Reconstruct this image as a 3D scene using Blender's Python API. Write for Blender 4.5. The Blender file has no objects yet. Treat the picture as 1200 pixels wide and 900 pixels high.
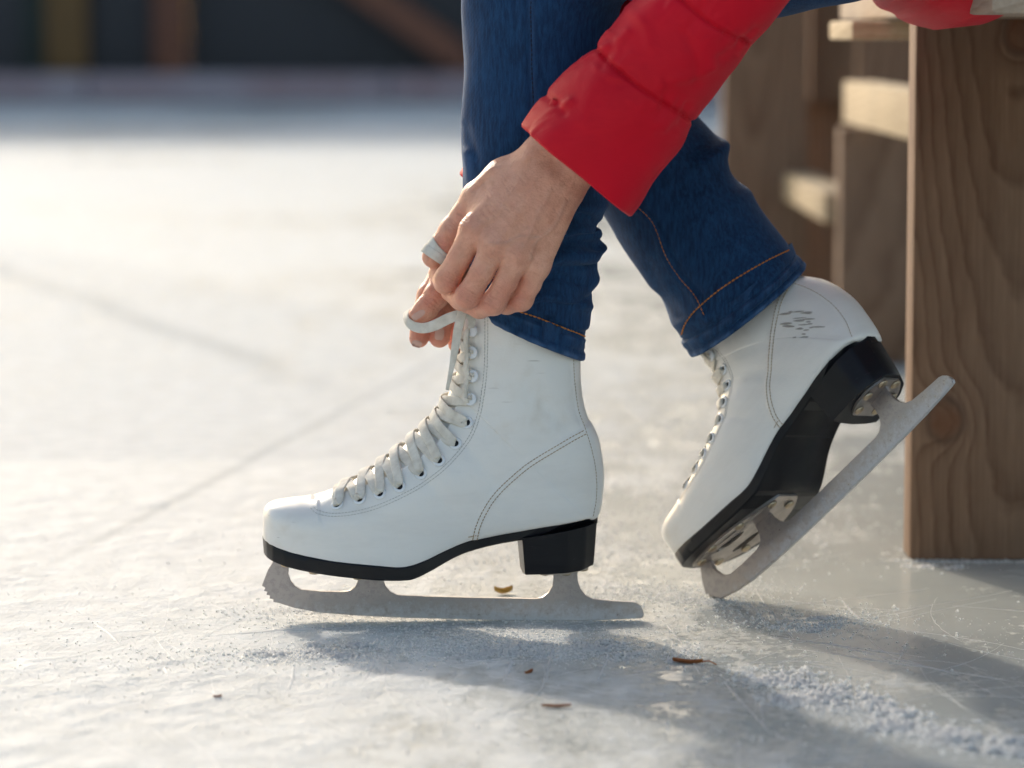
import bpy, bmesh, math, random
import numpy as np
from mathutils import Vector, Matrix
from mathutils.bvhtree import BVHTree
from mathutils.geometry import tessellate_polygon
random.seed(7); rng = np.random.default_rng(7)
SC = bpy.context.scene
COL = SC.collection

# ------------------------------------------------------------------ camera
FPX, CAM_Y, CAM_Z = 4000.0, -2.6, 0.4497          # focal length in photo pixels, camera place
PITCH = math.atan(410 / 4000)
cam = bpy.data.cameras.new('camera'); camo = bpy.data.objects.new('camera', cam); COL.objects.link(camo)
cam.sensor_width = 36; cam.lens = FPX / 1200 * 36
cam.clip_start = 0.05; cam.clip_end = 500
camo.location = (0, CAM_Y, CAM_Z); camo.rotation_euler = (math.pi / 2 - PITCH, 0, 0)
cam.dof.use_dof = True; cam.dof.focus_distance = 2.565; cam.dof.aperture_fstop = 5.0
SC.camera = camo

# ------------------------------------------------------------------ sky, sun, exposure
SUN_EL, SUN_AZ = math.radians(23), math.radians(-21)   # azimuth from +Y, negative towards -X
w = bpy.data.worlds.new('World'); SC.world = w; w.use_nodes = True
nt = w.node_tree; bg = nt.nodes['Background']
sky = nt.nodes.new('ShaderNodeTexSky'); sky.sky_type = 'NISHITA'; sky.sun_disc = False
sky.sun_elevation = SUN_EL; sky.sun_rotation = SUN_AZ
sky.air_density = 1.15; sky.dust_density = 2.6; sky.ozone_density = 1.0
nt.links.new(sky.outputs[0], bg.inputs[0]); bg.inputs[1].default_value = 0.15
sl = bpy.data.lights.new('sun', 'SUN'); so = bpy.data.objects.new('sun', sl); COL.objects.link(so)
sl.energy = 2.0; sl.angle = math.radians(2.0); sl.color = (1.0, 0.965, 0.91)
sd_ = Vector((math.sin(SUN_AZ) * math.cos(SUN_EL), math.cos(SUN_AZ) * math.cos(SUN_EL), math.sin(SUN_EL)))
so.rotation_euler = sd_.to_track_quat('Z', 'Y').to_euler(); so.location = (-3, 8, 5)
vs = SC.view_settings; vs.view_transform = 'Standard'; vs.look = 'None'; vs.gamma = 1; vs.exposure = 0.68
vs.use_curve_mapping = False
vs.use_white_balance = True; vs.white_balance_temperature = 7250; vs.white_balance_tint = 10
SC.render.film_transparent = False
try:
    SC.cycles.use_denoising = True; SC.cycles.max_bounces = 6; SC.cycles.diffuse_bounces = 4; SC.cycles.glossy_bounces = 3; SC.cycles.adaptive_threshold = .03
except Exception:
    pass

# ------------------------------------------------------------------ geometry helpers
_cp, _sp = math.cos(PITCH), math.sin(PITCH)
def U(px, py, Y=0.0):
    """world point on the plane y=Y that sits under photo pixel (px, py)"""
    a = (px - 600) / FPX; b = (450 - py) / FPX
    d = np.array([a, _cp + b * _sp, -_sp + b * _cp]); t = (Y - CAM_Y) / d[1]
    return np.array([0, CAM_Y, CAM_Z]) + d * t
def G(px, py, z=0.0):
    """world point on the ice under a photo pixel"""
    a = (px - 600) / FPX; b = (450 - py) / FPX
    d = np.array([a, _cp + b * _sp, -_sp + b * _cp]); t = (z - CAM_Z) / d[2]
    return np.array([0, CAM_Y, CAM_Z]) + d * t
ORG = U(530, 727, 0)
def L2(px, py):
    """photo pixel on the skate's own middle plane -> local (x, z)"""
    q = U(px, py, 0) - ORG
    return np.array([q[0], q[2]])
def poly2(pts): return np.array([L2(*p) for p in pts])

def catmull(P, n):
    """resample control points (k,d) to n points with centripetal-ish Catmull-Rom"""
    P = np.asarray(P, float); k = len(P)
    if k < 3:
        t = np.linspace(0, 1, n)[:, None]; return P[0] * (1 - t) + P[-1] * t
    Q = np.vstack([2 * P[0] - P[1], P, 2 * P[-1] - P[-2]])
    u = np.linspace(0, k - 1, n); i = np.minimum(u.astype(int), k - 2); f = (u - i)[:, None]
    p0, p1, p2, p3 = Q[i], Q[i + 1], Q[i + 2], Q[i + 3]
    return 0.5 * ((2 * p1) + (-p0 + p2) * f + (2 * p0 - 5 * p1 + 4 * p2 - p3) * f**2 + (-p0 + 3 * p1 - 3 * p2 + p3) * f**3)
def even(P, step):
    """resample polyline evenly by arc length"""
    P = np.asarray(P, float); d = np.r_[0, np.cumsum(np.linalg.norm(np.diff(P, axis=0), axis=1))]
    n = max(2, int(d[-1] / step)); t = np.linspace(0, d[-1], n)
    return np.stack([np.interp(t, d, P[:, c]) for c in range(P.shape[1])], 1)
def seg_dist(pts, poly):
    """unsigned distance and sign (left of the line +) from 2-D points to a polyline"""
    pts = np.asarray(pts, float); best = np.full(len(pts), 1e9); sg = np.ones(len(pts))
    for a, b in zip(poly[:-1], poly[1:]):
        ab = b - a; l2 = max(ab @ ab, 1e-18)
        t = np.clip(((pts - a) @ ab) / l2, 0, 1); q = a + t[:, None] * ab
        d = np.linalg.norm(pts - q, axis=1)
        c = ab[0] * (pts[:, 1] - a[1]) - ab[1] * (pts[:, 0] - a[0])
        m = d < best - 1e-12; best[m] = d[m]; sg[m] = np.sign(c[m])
    return best, sg
def sstep(a, b, x):
    t = np.clip((x - a) / (b - a), 0, 1); return t * t * (3 - 2 * t)

def mesh(name, V, Fc, mat, smooth=True, sharp=None):
    me = bpy.data.meshes.new(name)
    me.from_pydata([tuple(map(float, v)) for v in V], [], [tuple(map(int, f)) for f in Fc]); me.update()
    me.materials.append(mat)
    if smooth:
        me.polygons.foreach_set('use_smooth', [True] * len(me.polygons))
        if sharp: me.set_sharp_from_angle(angle=math.radians(sharp))
    return me
def base_of(parent):
    v = np.zeros(3)
    while parent is not None:
        v += np.array(parent.location); parent = parent.parent
    return v
def obj(name, V, Fc, mat, parent=None, smooth=True, sharp=None, local=False):
    """link one mesh object; V in world coordinates unless local"""
    V = np.asarray(V, float)
    if parent is not None and not local: V = V - base_of(parent)
    o = bpy.data.objects.new(name, mesh(name, V, Fc, mat, smooth, sharp)); COL.objects.link(o)
    if parent is not None: o.parent = parent
    return o
def empty(name, loc=(0, 0, 0), rot=(0, 0, 0)):
    o = bpy.data.objects.new(name, None); COL.objects.link(o); o.location = loc; o.rotation_euler = rot
    o.empty_display_size = 0.05; return o
def tag(o, label=None, cat=None, group=None, kind=None):
    if label: o['label'] = label
    if cat: o['category'] = cat
    if group: o['group'] = group
    if kind: o['kind'] = kind
    return o
def copy_tree(o, parent=None):
    c = o.copy(); COL.objects.link(c); c.parent = parent
    for ch in list(o.children): copy_tree(ch, c)
    return c
class MB:
    def __init__(s): s.V = []; s.F = []; s.n = 0
    def add(s, V, Fc):
        V = np.asarray(V, float); s.V.append(V); s.F += [tuple(i + s.n for i in f) for f in Fc]; s.n += len(V); return s
    def verts(s): return np.vstack(s.V)
def grid_faces(nr, nc, wrap=True):
    Fc = []
    for i in range(nr - 1):
        for j in range(nc if wrap else nc - 1):
            k = (j + 1) % nc
            Fc.append((i * nc + j, i * nc + k, (i + 1) * nc + k, (i + 1) * nc + j))
    return Fc
def box(x0, x1, y0, y1, z0, z1, bev=0.0):
    """box with bevelled edges (24 verts) or plain"""
    c = np.array([(x0 + x1) / 2, (y0 + y1) / 2, (z0 + z1) / 2]); h = np.array([x1 - x0, y1 - y0, z1 - z0]) / 2
    if bev <= 0:
        V = [c + h * np.array(s) for s in ((-1,-1,-1),(1,-1,-1),(1,1,-1),(-1,1,-1),(-1,-1,1),(1,-1,1),(1,1,1),(-1,1,1))]
        return V, [(0,3,2,1),(4,5,6,7),(0,1,5,4),(1,2,6,5),(2,3,7,6),(3,0,4,7)]
    bm = bmesh.new(); bmesh.ops.create_cube(bm, size=2)
    for v in bm.verts: v.co = Vector(h * np.array(v.co))
    bmesh.ops.bevel(bm, geom=list(bm.edges), offset=bev, segments=2, affect='EDGES', profile=0.6)
    V = [c + np.array(v.co) for v in bm.verts]; bm.verts.index_update()
    Fc = [tuple(v.index for v in f.verts) for f in bm.faces]; bm.free(); return V, Fc
def tube(P, R, n=10, cap=True):
    """round tube along P (k,3), radius scalar or per point"""
    P = np.asarray(P, float); k = len(P); R = np.broadcast_to(np.asarray(R, float), (k,))
    T = np.gradient(P, axis=0); T /= np.linalg.norm(T, axis=1)[:, None] + 1e-12
    up = np.array([0, 0, 1.0]) if abs(T[0][2]) < .9 else np.array([1.0, 0, 0])
    N = up - T[0] * (up @ T[0]); N /= np.linalg.norm(N); V = []
    for i in range(k):
        N = N - T[i] * (N @ T[i]); N /= np.linalg.norm(N) + 1e-12; B = np.cross(T[i], N)
        for a in np.arange(n) * 2 * math.pi / n: V.append(P[i] + R[i] * (math.cos(a) * N + math.sin(a) * B))
    Fc = grid_faces(k, n)
    if cap: Fc += [tuple(range(n))[::-1], tuple((k - 1) * n + j for j in range(n))]
    return V, Fc
def ribbon(P, N, wid, thk, n=12, taper=None):
    """flat lace: path P, face normals N, width and thickness"""
    P = np.asarray(P, float); N = np.asarray(N, float); k = len(P)
    T = np.gradient(P, axis=0); T /= np.linalg.norm(T, axis=1)[:, None] + 1e-12
    N = N - T * (N * T).sum(1)[:, None]; N /= np.linalg.norm(N, axis=1)[:, None] + 1e-12
    B = np.cross(T, N); V = []
    wid = np.broadcast_to(np.asarray(wid, float), (k,)); thk = np.broadcast_to(np.asarray(thk, float), (k,))
    for i in range(k):
        for a in np.arange(n) * 2 * math.pi / n:
            ca, sa = math.cos(a), math.sin(a)
            e = lambda v: math.copysign(abs(v) ** 0.5, v)
            V.append(P[i] + B[i] * wid[i] / 2 * e(ca) + N[i] * thk[i] / 2 * e(sa))
    return V, grid_faces(k, n) + [tuple(range(n))[::-1], tuple((k - 1) * n + j for j in range(n))]
def extrude_poly(out, th, holes=(), fz=None):
    """2-D outline (k,2) in (x,z) with holes -> plate of thickness th in y"""
    loops = [np.asarray(out)] + [np.asarray(h) for h in holes]
    flat = np.vstack(loops); n = len(flat)
    tris = tessellate_polygon([[Vector((p[0], p[1], 0)) for p in lp] for lp in loops])
    V = [(p[0], -th / 2, p[1]) for p in flat] + [(p[0], th / 2, p[1]) for p in flat]; Fc = []
    for t in tris:
        a, b, c = flat[t[0]], flat[t[1]], flat[t[2]]
        ccw = (b[0]-a[0])*(c[1]-a[1]) - (b[1]-a[1])*(c[0]-a[0]) > 0
        t = tuple(t) if ccw else tuple(t)[::-1]
        Fc.append(t); Fc.append(tuple(i + n for i in t[::-1]))
    o = 0
    for lp in loops:
        k = len(lp); ar = sum(lp[i][0]*lp[(i+1) % k][1] - lp[(i+1) % k][0]*lp[i][1] for i in range(k))
        for i in range(k):
            a, b = o + i, o + (i + 1) % k
            outer = lp is loops[0]
            f = (a, a + n, b + n, b)
            Fc.append(f if (ar > 0) != outer else f[::-1])
        o += k
    return V, Fc
def fix_normals(o):
    bm = bmesh.new(); bm.from_mesh(o.data); bmesh.ops.recalc_face_normals(bm, faces=bm.faces); bm.to_mesh(o.data); bm.free()

# ------------------------------------------------------------------ signed-distance modelling (skin)
def rcone(p, a, b, r1, r2):
    ba = b - a; l2 = ba @ ba; rr = r1 - r2; a2 = l2 - rr * rr; il2 = 1 / l2
    pa = p - a; y = pa @ ba; z = y - l2
    xv = pa * l2 - y[..., None] * ba; x2 = (xv * xv).sum(-1)
    y2 = y * y * l2; z2 = z * z * l2; k = np.sign(rr) * rr * rr * x2
    d = (np.sqrt(x2 * a2 * il2) + y * rr) * il2 - r1
    m1 = np.sign(z) * a2 * z2 > k; m2 = np.sign(y) * a2 * y2 < k
    d = np.where(m2, np.sqrt(x2 + y2) * il2 - r1, d)
    return np.where(m1, np.sqrt(x2 + z2) * il2 - r2, d)
def smin(a, b, k):
    h = np.clip(0.5 + 0.5 * (b - a) / k, 0, 1); return b + (a - b) * h - k * h * (1 - h)
class Field:
    def __init__(s, lo, hi, h):
        s.lo = np.array(lo); s.h = h; s.n = np.ceil((np.array(hi) - s.lo) / h).astype(int) + 1
    def new(s): return np.full(tuple(s.n), 0.05 if s.h < .004 else .5)
    def cone(s, f, a, b, r1, r2, k):
        a = np.asarray(a, float); b = np.asarray(b, float); m = max(r1, r2) + k + 3 * s.h
        i0 = np.clip(np.floor((np.minimum(a, b) - m - s.lo) / s.h).astype(int), 0, s.n)
        i1 = np.clip(np.ceil((np.maximum(a, b) + m - s.lo) / s.h).astype(int) + 1, 0, s.n)
        if (i1 <= i0).any(): return f
        ax = [s.lo[c] + s.h * np.arange(i0[c], i1[c]) for c in range(3)]
        p = np.stack(np.meshgrid(*ax, indexing='ij'), -1)
        sl_ = tuple(slice(i0[c], i1[c]) for c in range(3))
        f[sl_] = smin(f[sl_], rcone(p, a, b, r1, r2), k); return f
    def chain(s, f, pts, k):
        for p, q in zip(pts[:-1], pts[1:]): s.cone(f, p[:3], q[:3], p[3], q[3], k)
        return f
    def extract(s, f):
        """naive surface nets"""
        n = s.n; ins = f < 0; cnt = np.zeros(tuple(n - 1)); acc = np.zeros(tuple(n - 1) + (3,))
        corners = [(i, j, k) for i in (0, 1) for j in (0, 1) for k in (0, 1)]
        def sub(A, c): return A[c[0]:n[0]-1+c[0], c[1]:n[1]-1+c[1], c[2]:n[2]-1+c[2]]
        for c in corners:
            for ax in range(3):
                if c[ax]: continue
                d = list(c); d[ax] = 1
                fa, fb = sub(f, c), sub(f, d); m = (fa < 0) != (fb < 0)
                t = np.where(m, fa / np.where(m, fa - fb, 1), 0)
                for q in range(3): acc[..., q] += np.where(m, c[q] + (t if q == ax else 0), 0)
                cnt += m
        act = cnt > 0; idx = np.full(act.shape, -1); ii = np.argwhere(act); idx[act] = np.arange(len(ii))
        V = s.lo + s.h * (ii + acc[act] / cnt[act][:, None]); Fc = []
        for ax in range(3):
            sa = [slice(None)] * 3; sb = [slice(None)] * 3; sa[ax] = slice(0, -1); sb[ax] = slice(1, None)
            m = ins[tuple(sa)] != ins[tuple(sb)]; e = np.argwhere(m); u, v = (ax + 1) % 3, (ax + 2) % 3
            ok = (e[:, u] > 0) & (e[:, v] > 0) & (e[:, u] < n[u] - 1) & (e[:, v] < n[v] - 1); e = e[ok]
            def g(du, dv):
                q = e.copy(); q[:, u] -= du; q[:, v] -= dv; return idx[q[:, 0], q[:, 1], q[:, 2]]
            Q = np.stack([g(1, 1), g(0, 1), g(0, 0), g(1, 0)], 1)
            fl = ~ins[e[:, 0], e[:, 1], e[:, 2]]; Q[fl] = Q[fl][:, ::-1]; Fc.append(Q)
        return V, np.vstack(Fc)
def vnormals(V, Fq):
    N = np.zeros_like(V); a, b, c, d = (V[Fq[:, i]] for i in range(4)); fn = np.cross(c - a, d - b)
    for i in range(4): np.add.at(N, Fq[:, i], fn)
    return N / (np.linalg.norm(N, axis=1)[:, None] + 1e-12)
def ridge(V, N, line, Y, amp, sig, front=True, ends=True):
    """raise (or press, amp<0) skin or cloth along a line drawn on the camera-side surface; line in photo pixels at depth Y"""
    P = np.array([U(x, y, Y)[[0, 2]] for x, y in line])
    P = catmull(P, max(8, 5 * len(P))) if len(P) > 2 else P
    d, _ = seg_dist(V[:, [0, 2]], P); g = amp * np.exp(-(d / sig) ** 2)
    if front: g = g * sstep(0.25, -0.25, N[:, 1])
    return V + N * g[:, None]

# ------------------------------------------------------------------ material helpers
class M:
    def __init__(s, name):
        s.m = bpy.data.materials.new(name); s.m.use_nodes = True; s.t = s.m.node_tree
        s.b = s.t.nodes['Principled BSDF']; s.co = s.add('ShaderNodeTexCoord').outputs['Object']
    def add(s, typ, **k):
        n = s.t.nodes.new(typ)
        for a, v in k.items(): setattr(n, a, v)
        return n
    def link(s, a, b): s.t.links.new(a, b)
    def val(s, sock, v):
        if hasattr(v, 'is_output'): s.link(v, sock)
        else: sock.default_value = v
    def set(s, **k):
        for a, v in k.items():
            s.val(s.b.inputs[a.replace('_', ' ')], (*v, 1) if isinstance(v, tuple) and len(v) == 3 and 'Radius' not in a else v)
        return s
    def mapping(s, scale=(1, 1, 1), rot=(0, 0, 0), loc=(0, 0, 0), src=None):
        n = s.add('ShaderNodeMapping'); s.link(src or s.co, n.inputs[0])
        n.inputs['Scale'].default_value = scale; n.inputs['Rotation'].default_value = rot; n.inputs['Location'].default_value = loc
        return n.outputs[0]
    def noise(s, scale, detail=3, rough=.55, vec=None, dist=0, out='Fac'):
        n = s.add('ShaderNodeTexNoise'); s.link(vec or s.co, n.inputs['Vector'])
        n.inputs['Scale'].default_value = scale; n.inputs['Detail'].default_value = detail
        n.inputs['Roughness'].default_value = rough; n.inputs['Distortion'].default_value = dist; return n.outputs[out]
    def voro(s, scale, vec=None, feature='F1', out='Distance'):
        n = s.add('ShaderNodeTexVoronoi', feature=feature); s.link(vec or s.co, n.inputs['Vector'])
        n.inputs['Scale'].default_value = scale; return n.outputs[out]
    def wave(s, scale, vec=None, dist=0, direction='X', typ='BANDS'):
        n = s.add('ShaderNodeTexWave', wave_type=typ, bands_direction=direction); s.link(vec or s.co, n.inputs['Vector'])
        n.inputs['Scale'].default_value = scale; n.inputs['Distortion'].default_value = dist; return n.outputs['Fac']
    def ramp(s, f, stops):
        n = s.add('ShaderNodeValToRGB'); s.link(f, n.inputs[0]); e = n.color_ramp.elements
        while len(e) < len(stops): e.new(0.5)
        for q, (p, c) in zip(e, stops):
            q.position = p; q.color = (*c, 1) if isinstance(c, tuple) else (c, c, c, 1)
        return n.outputs[0]
    def math(s, op, a, b=0.0, c=0.0, clamp=False):
        n = s.add('ShaderNodeMath', operation=op, use_clamp=clamp)
        for i, v in enumerate((a, b, c)): s.val(n.inputs[i], v)
        return n.outputs[0]
    def mix(s, f, a, b, blend='MIX'):
        n = s.add('ShaderNodeMix', data_type='RGBA', blend_type=blend); s.val(n.inputs[0], f)
        for i, v in ((6, a), (7, b)): s.val(n.inputs[i], (*v, 1) if isinstance(v, tuple) else v)
        return n.outputs[2]
    def sep(s, vec=None):
        n = s.add('ShaderNodeSeparateXYZ'); s.link(vec or s.co, n.inputs[0]); return n.outputs
    def comb(s, x, y, z):
        n = s.add('ShaderNodeCombineXYZ')
        for i, v in enumerate((x, y, z)): s.val(n.inputs[i], v)
        return n.outputs[0]
    def bump(s, h, strength=.3, dist=.001, prev=None):
        n = s.add('ShaderNodeBump'); s.link(h, n.inputs['Height']); n.inputs['Strength'].default_value = strength
        n.inputs['Distance'].default_value = dist
        if prev: s.link(prev, n.inputs['Normal'])
        s.link(n.outputs[0], s.b.inputs['Normal']); return n.outputs[0]
    def attr(s, name):
        return s.add('ShaderNodeAttribute', attribute_name=name).outputs['Fac']

def mat_leather():
    m = M('white_leather')
    n1 = m.noise(14, 5, .6); n2 = m.noise(55, 4, .6)
    dirt = m.math('MULTIPLY', m.ramp(n1, [(.52, 0.), (.75, 1.)]), m.ramp(n2, [(.4, 0.), (.7, 1.)]))
    st = m.noise(9, 6, .7, vec=m.mapping((1, 1, 3.5), (0, .5, 0)))
    scr = m.ramp(m.noise(90, 2, .5, vec=m.mapping((.25, 1, 3), (0, .35, 0))), [(.70, 0.), (.74, 1.)])
    scr = m.math('MULTIPLY', scr, m.ramp(m.noise(12, 2), [(.5, 0.), (.62, 1.)]))
    c = m.mix(m.math('MULTIPLY', dirt, .7), (.80, .79, .765), (.56, .47, .36))
    c = m.mix(m.math('MULTIPLY', m.ramp(st, [(.48, 0.), (.75, 1.)]), .38), c, (.62, .60, .58))
    c = m.mix(m.math('MULTIPLY', scr, .6), c, (.33, .30, .27))
    m.set(Base_Color=c, Roughness=m.ramp(n2, [(.3, .30), (.8, .46)]), Specular_IOR_Level=.5, Coat_Weight=.12, Coat_Roughness=.25)
    b = m.bump(m.voro(900), .10, .0006); m.bump(n1, .18, .004, b)
    return m.m
def mat_plain(name, col, rough=.5, bumps=None, var=.12, metal=0., **k):
    m = M(name); n = m.noise(60, 4)
    dk = tuple(c * (1 - var * 2.0) for c in col); lt = tuple(min(1, c * (1 + var)) for c in col)
    m.set(Base_Color=m.ramp(n, [(.3, dk), (.7, lt)]), Roughness=rough, Metallic=metal, **k)
    if bumps: m.bump(m.noise(bumps[0], 3), bumps[1], bumps[2])
    return m.m
def mat_sole():
    m = M('black_sole'); lines = m.wave(60, vec=m.mapping((0, 0, 14)), direction='Z')
    sc = m.ramp(m.noise(70, 5, .7, vec=m.mapping((.5, 1, 3))), [(.62, 0.), (.70, 1.)])
    m.set(Base_Color=m.mix(m.math('MULTIPLY', sc, .22), (.0045, .005, .008), (.08, .08, .09)), Roughness=m.ramp(m.noise(40), [(.3, .30), (.7, .46)]), Specular_IOR_Level=.32)
    m.bump(m.noise(260, 3, vec=m.mapping((.15, .15, 1.4))), .25, .0006); return m.m
def mat_steel():
    m = M('scuffed_steel'); z = m.sep()[2]
    fl = m.noise(260, 6, .7); spots = m.ramp(fl, [(.50, 0.), (.60, 1.)])
    low = m.math('SUBTRACT', 1.0, m.math('DIVIDE', z, .020), clamp=True)     # frost clings near the running edge
    fz = m.ramp(m.math('ADD', m.math('MULTIPLY', m.noise(260, 6, .75), 1.0), m.math('MULTIPLY', low, .32)), [(.58, 0.), (.80, 1.)])
    c = m.mix(m.math('MULTIPLY', spots, .5), (.41, .378, .378), (.25, .225, .23))
    c = m.mix(m.math('MULTIPLY', fz, .65), c, (.62, .63, .66))
    m.set(Base_Color=c, Metallic=m.math('SUBTRACT', .92, m.math('MULTIPLY', fz, .75)), Roughness=m.ramp(fl, [(.3, .26), (.7, .46)]))
    m.bump(m.noise(500, 4, vec=m.mapping((1, 1, .3))), .25, .0005); return m.m
def mat_lace():
    m = M('lace_fabric'); n = m.noise(120, 4)
    m.set(Base_Color=m.ramp(n, [(.3, (.58, .54, .47)), (.7, (.80, .77, .70))]), Roughness=.9, Sheen_Weight=.3)
    b = m.bump(m.voro(1500), .45, .0006); m.bump(m.wave(420, vec=m.mapping((1, .3, 1), (0, .7, .3))), .3, .0005, b); return m.m
def mat_denim():
    m = M('denim'); weave = m.wave(330, vec=m.mapping((1, .5, .45), (0, .5, 0)), dist=1.5)
    n = m.noise(18, 5, .6); f = m.noise(380, 4, .75, vec=m.mapping((1, 1, .16)))
    wear = m.attr('wear')
    c = m.ramp(n, [(.3, (.0016, .016, .052)), (.7, (.0034, .031, .092))])
    c = m.mix(m.math('MULTIPLY', m.ramp(f, [(.38, 0.), (.66, 1.)]), .6), c, (.011, .074, .19))
    c = m.mix(wear, c, (.07, .15, .30))
    m.set(Base_Color=c, Roughness=.85, Sheen_Weight=.12, Sheen_Roughness=.5, Sheen_Tint=(.4, .6, 1.), Specular_IOR_Level=.25)
    b = m.bump(weave, .25, .0005); b = m.bump(f, .35, .0006, b); m.bump(m.noise(45, 4), .25, .003, b); return m.m
def mat_jacket():
    m = M('red_nylon'); n = m.noise(9, 4)
    m.set(Base_Color=m.ramp(n, [(.3, (.54, .001, .014)), (.7, (.66, .0015, .020))]), Roughness=.6, Sheen_Weight=.06,
          Sheen_Tint=(1., .35, .4), Specular_IOR_Level=.22)
    b = m.bump(m.noise(28, 5, .6, vec=m.mapping((1, 1, 1.7), (0, .65, 0)), dist=1.2), .16, .006)
    m.bump(m.noise(1500, 1), .05, .0004, b); return m.m
def mat_skin():
    m = M('skin'); n = m.noise(70, 4); red = m.attr('red')
    c = m.ramp(n, [(.3, (.66, .315, .215)), (.7, (.77, .41, .295))])
    c = m.mix(m.math('MULTIPLY', red, .9), c, (.66, .235, .165))
    c = m.mix(m.math('MULTIPLY', m.attr('vein'), .22), c, (.38, .26, .22))
    c = m.mix(m.math('MULTIPLY', m.ramp(m.noise(150, 5, .65), [(.48, 0.), (.72, 1.)]), .4), c, (.45, .19, .12))
    m.set(Base_Color=c, Roughness=.5, Subsurface_Weight=.18, Subsurface_Scale=.006, Specular_IOR_Level=.4)
    m.b.inputs['Subsurface Radius'].default_value = (1, .35, .2)
    b = m.bump(m.voro(620, vec=m.mapping((1, 1, 1.3))), .4, .0007); m.bump(m.noise(300, 5, .65), .45, .0009, b); return m.m
def mat_wood(name, pith, knots=(), dark=(.115, .058, .034), light=(.30, .19, .125), axis=2, freq=95, rough=.75):
    """ring wood: pith line runs along the board's length; knots are (x, z, sigma, push) in object metres"""
    m = M(name); wv = m.noise(2.2, 3, .5, out='Color')
    s3 = m.sep(); x, y, z = s3[0], s3[1], s3[2]
    o = [0, 1, 2]; o.remove(axis); S = [x, y, z]; a, b, l = S[o[0]], S[o[1]], S[axis]
    low = m.noise(1.6, 3, .5, vec=m.comb(m.math('MULTIPLY', a, 1.), m.math('MULTIPLY', b, 1.), m.math('MULTIPLY', l, 1.)))
    da = m.math('ADD', m.math('SUBTRACT', a, pith[0]), m.math('MULTIPLY', m.math('SUBTRACT', low, .5), .06))
    db = m.math('ADD', m.math('SUBTRACT', b, pith[1]), m.math('MULTIPLY', l, .06))
    r = m.math('SQRT', m.math('ADD', m.math('MULTIPLY', da, da), m.math('MULTIPLY', db, db)))
    core = None; ring = None
    for kx, kz, sg, push in knots:
        ex = m.math('DIVIDE', m.math('SUBTRACT', a, kx), sg); ez = m.math('DIVIDE', m.math('SUBTRACT', l, kz), sg * 1.25)
        nz = m.math('MULTIPLY', m.math('SUBTRACT', m.noise(40, 3), .5), 1.1)
        d2 = m.math('ADD', m.math('ADD', m.math('MULTIPLY', ex, ex), m.math('MULTIPLY', ez, ez)), nz)
        g = m.math('POWER', 2.718, m.math('MULTIPLY', d2, -.35))
        r = m.math('ADD', r, m.math('MULTIPLY', g, push))
        cr = m.math('LESS_THAN', d2, .75) if False else m.math('SUBTRACT', 1.35, d2, clamp=True)
        core = cr if core is None else m.math('MAXIMUM', core, cr)
        rg = m.math('SUBTRACT', 1.0, m.math('ABSOLUTE', m.math('SUBTRACT', d2, 1.25)), clamp=True)
        ring = rg if ring is None else m.math('MAXIMUM', ring, rg)
    jit = m.math('MULTIPLY', m.noise(9, 4, .6), 1.6)
    ph = m.math('FRACT', m.math('ADD', m.math('MULTIPLY', r, freq), jit))
    band = m.ramp(ph, [(0, .15), (.55, .45), (.86, 1.), (1, .15)])
    sc = [90, 90, 90]; sc[axis] = 3.5
    fib = m.noise(4, 5, .65, vec=m.mapping(tuple(sc)))
    sc2 = [25, 25, 25]; sc2[axis] = .9
    streak = m.noise(2, 4, .6, vec=m.mapping(tuple(sc2)))
    f = m.math('ADD', m.math('MULTIPLY', band, .32), m.math('ADD', m.math('MULTIPLY', fib, .60), m.math('MULTIPLY', streak, .42)), clamp=False)
    c = m.ramp(f, [(.32, light), (.60, tuple((p + q) / 2 for p, q in zip(light, dark))), (.95, dark)])
    wea = m.ramp(m.noise(4, 5, .6), [(.45, 0.), (.75, 1.)])
    c = m.mix(m.math('MULTIPLY', wea, .35), c, (.18, .13, .10))
    if core is not None:
        c = m.mix(m.math('MULTIPLY', ring, .55), c, (.055, .030, .022))
        c = m.mix(m.math('MULTIPLY', core, m.ramp(m.noise(55, 4, .6), [(.3, .35), (.7, .9)])), c, (.15, .06, .028))
    m.set(Base_Color=c, Roughness=rough, Specular_IOR_Level=.3)
    b1 = m.bump(fib, .35, .0012); m.bump(band, .12, .0008, b1); return m.m

MAT = {}
MAT['leather'] = mat_leather(); MAT['sole'] = mat_sole(); MAT['steel'] = mat_steel(); MAT['lace'] = mat_lace()
MAT['denim'] = mat_denim(); MAT['jacket'] = mat_jacket(); MAT['skin'] = mat_skin()
MAT['eyelet'] = mat_plain('enamel_white', (.78, .81, .85), .22, None, .05)
MAT['plate'] = mat_plain('nickel_plate', (.46, .41, .38), .38, (300, .2, .0006), .15, metal=.85)
MAT['screw'] = mat_plain('brass_screw', (.52, .42, .30), .35, None, .1, metal=.9)
MAT['thread_tan'] = mat_plain('tan_thread', (.42, .31, .20), .9)
MAT['thread_grey'] = mat_plain('grey_thread', (.50, .49, .47), .9)
MAT['thread_orange'] = mat_plain('orange_thread', (.55, .20, .035), .85)
MAT['thread_blue'] = mat_plain('navy_thread', (.012, .02, .05), .9)
MAT['scuff'] = mat_plain('scuff_mark', (.40, .375, .355), .8)
MAT['nail'] = mat_plain('fingernail', (.66, .40, .33), .25, None, .06)
MAT['hair'] = mat_plain('brown_hair', (.06, .03, .015), .6, (300, .5, .002))
m_ = M('snow_grain'); m_.set(Base_Color=(.90, .91, .92), Roughness=.5)
tr = m_.add('ShaderNodeBsdfTranslucent'); tr.inputs[0].default_value = (.97, .97, .97, 1); ms = m_.add('ShaderNodeMixShader'); ms.inputs[0].default_value = .68
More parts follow.
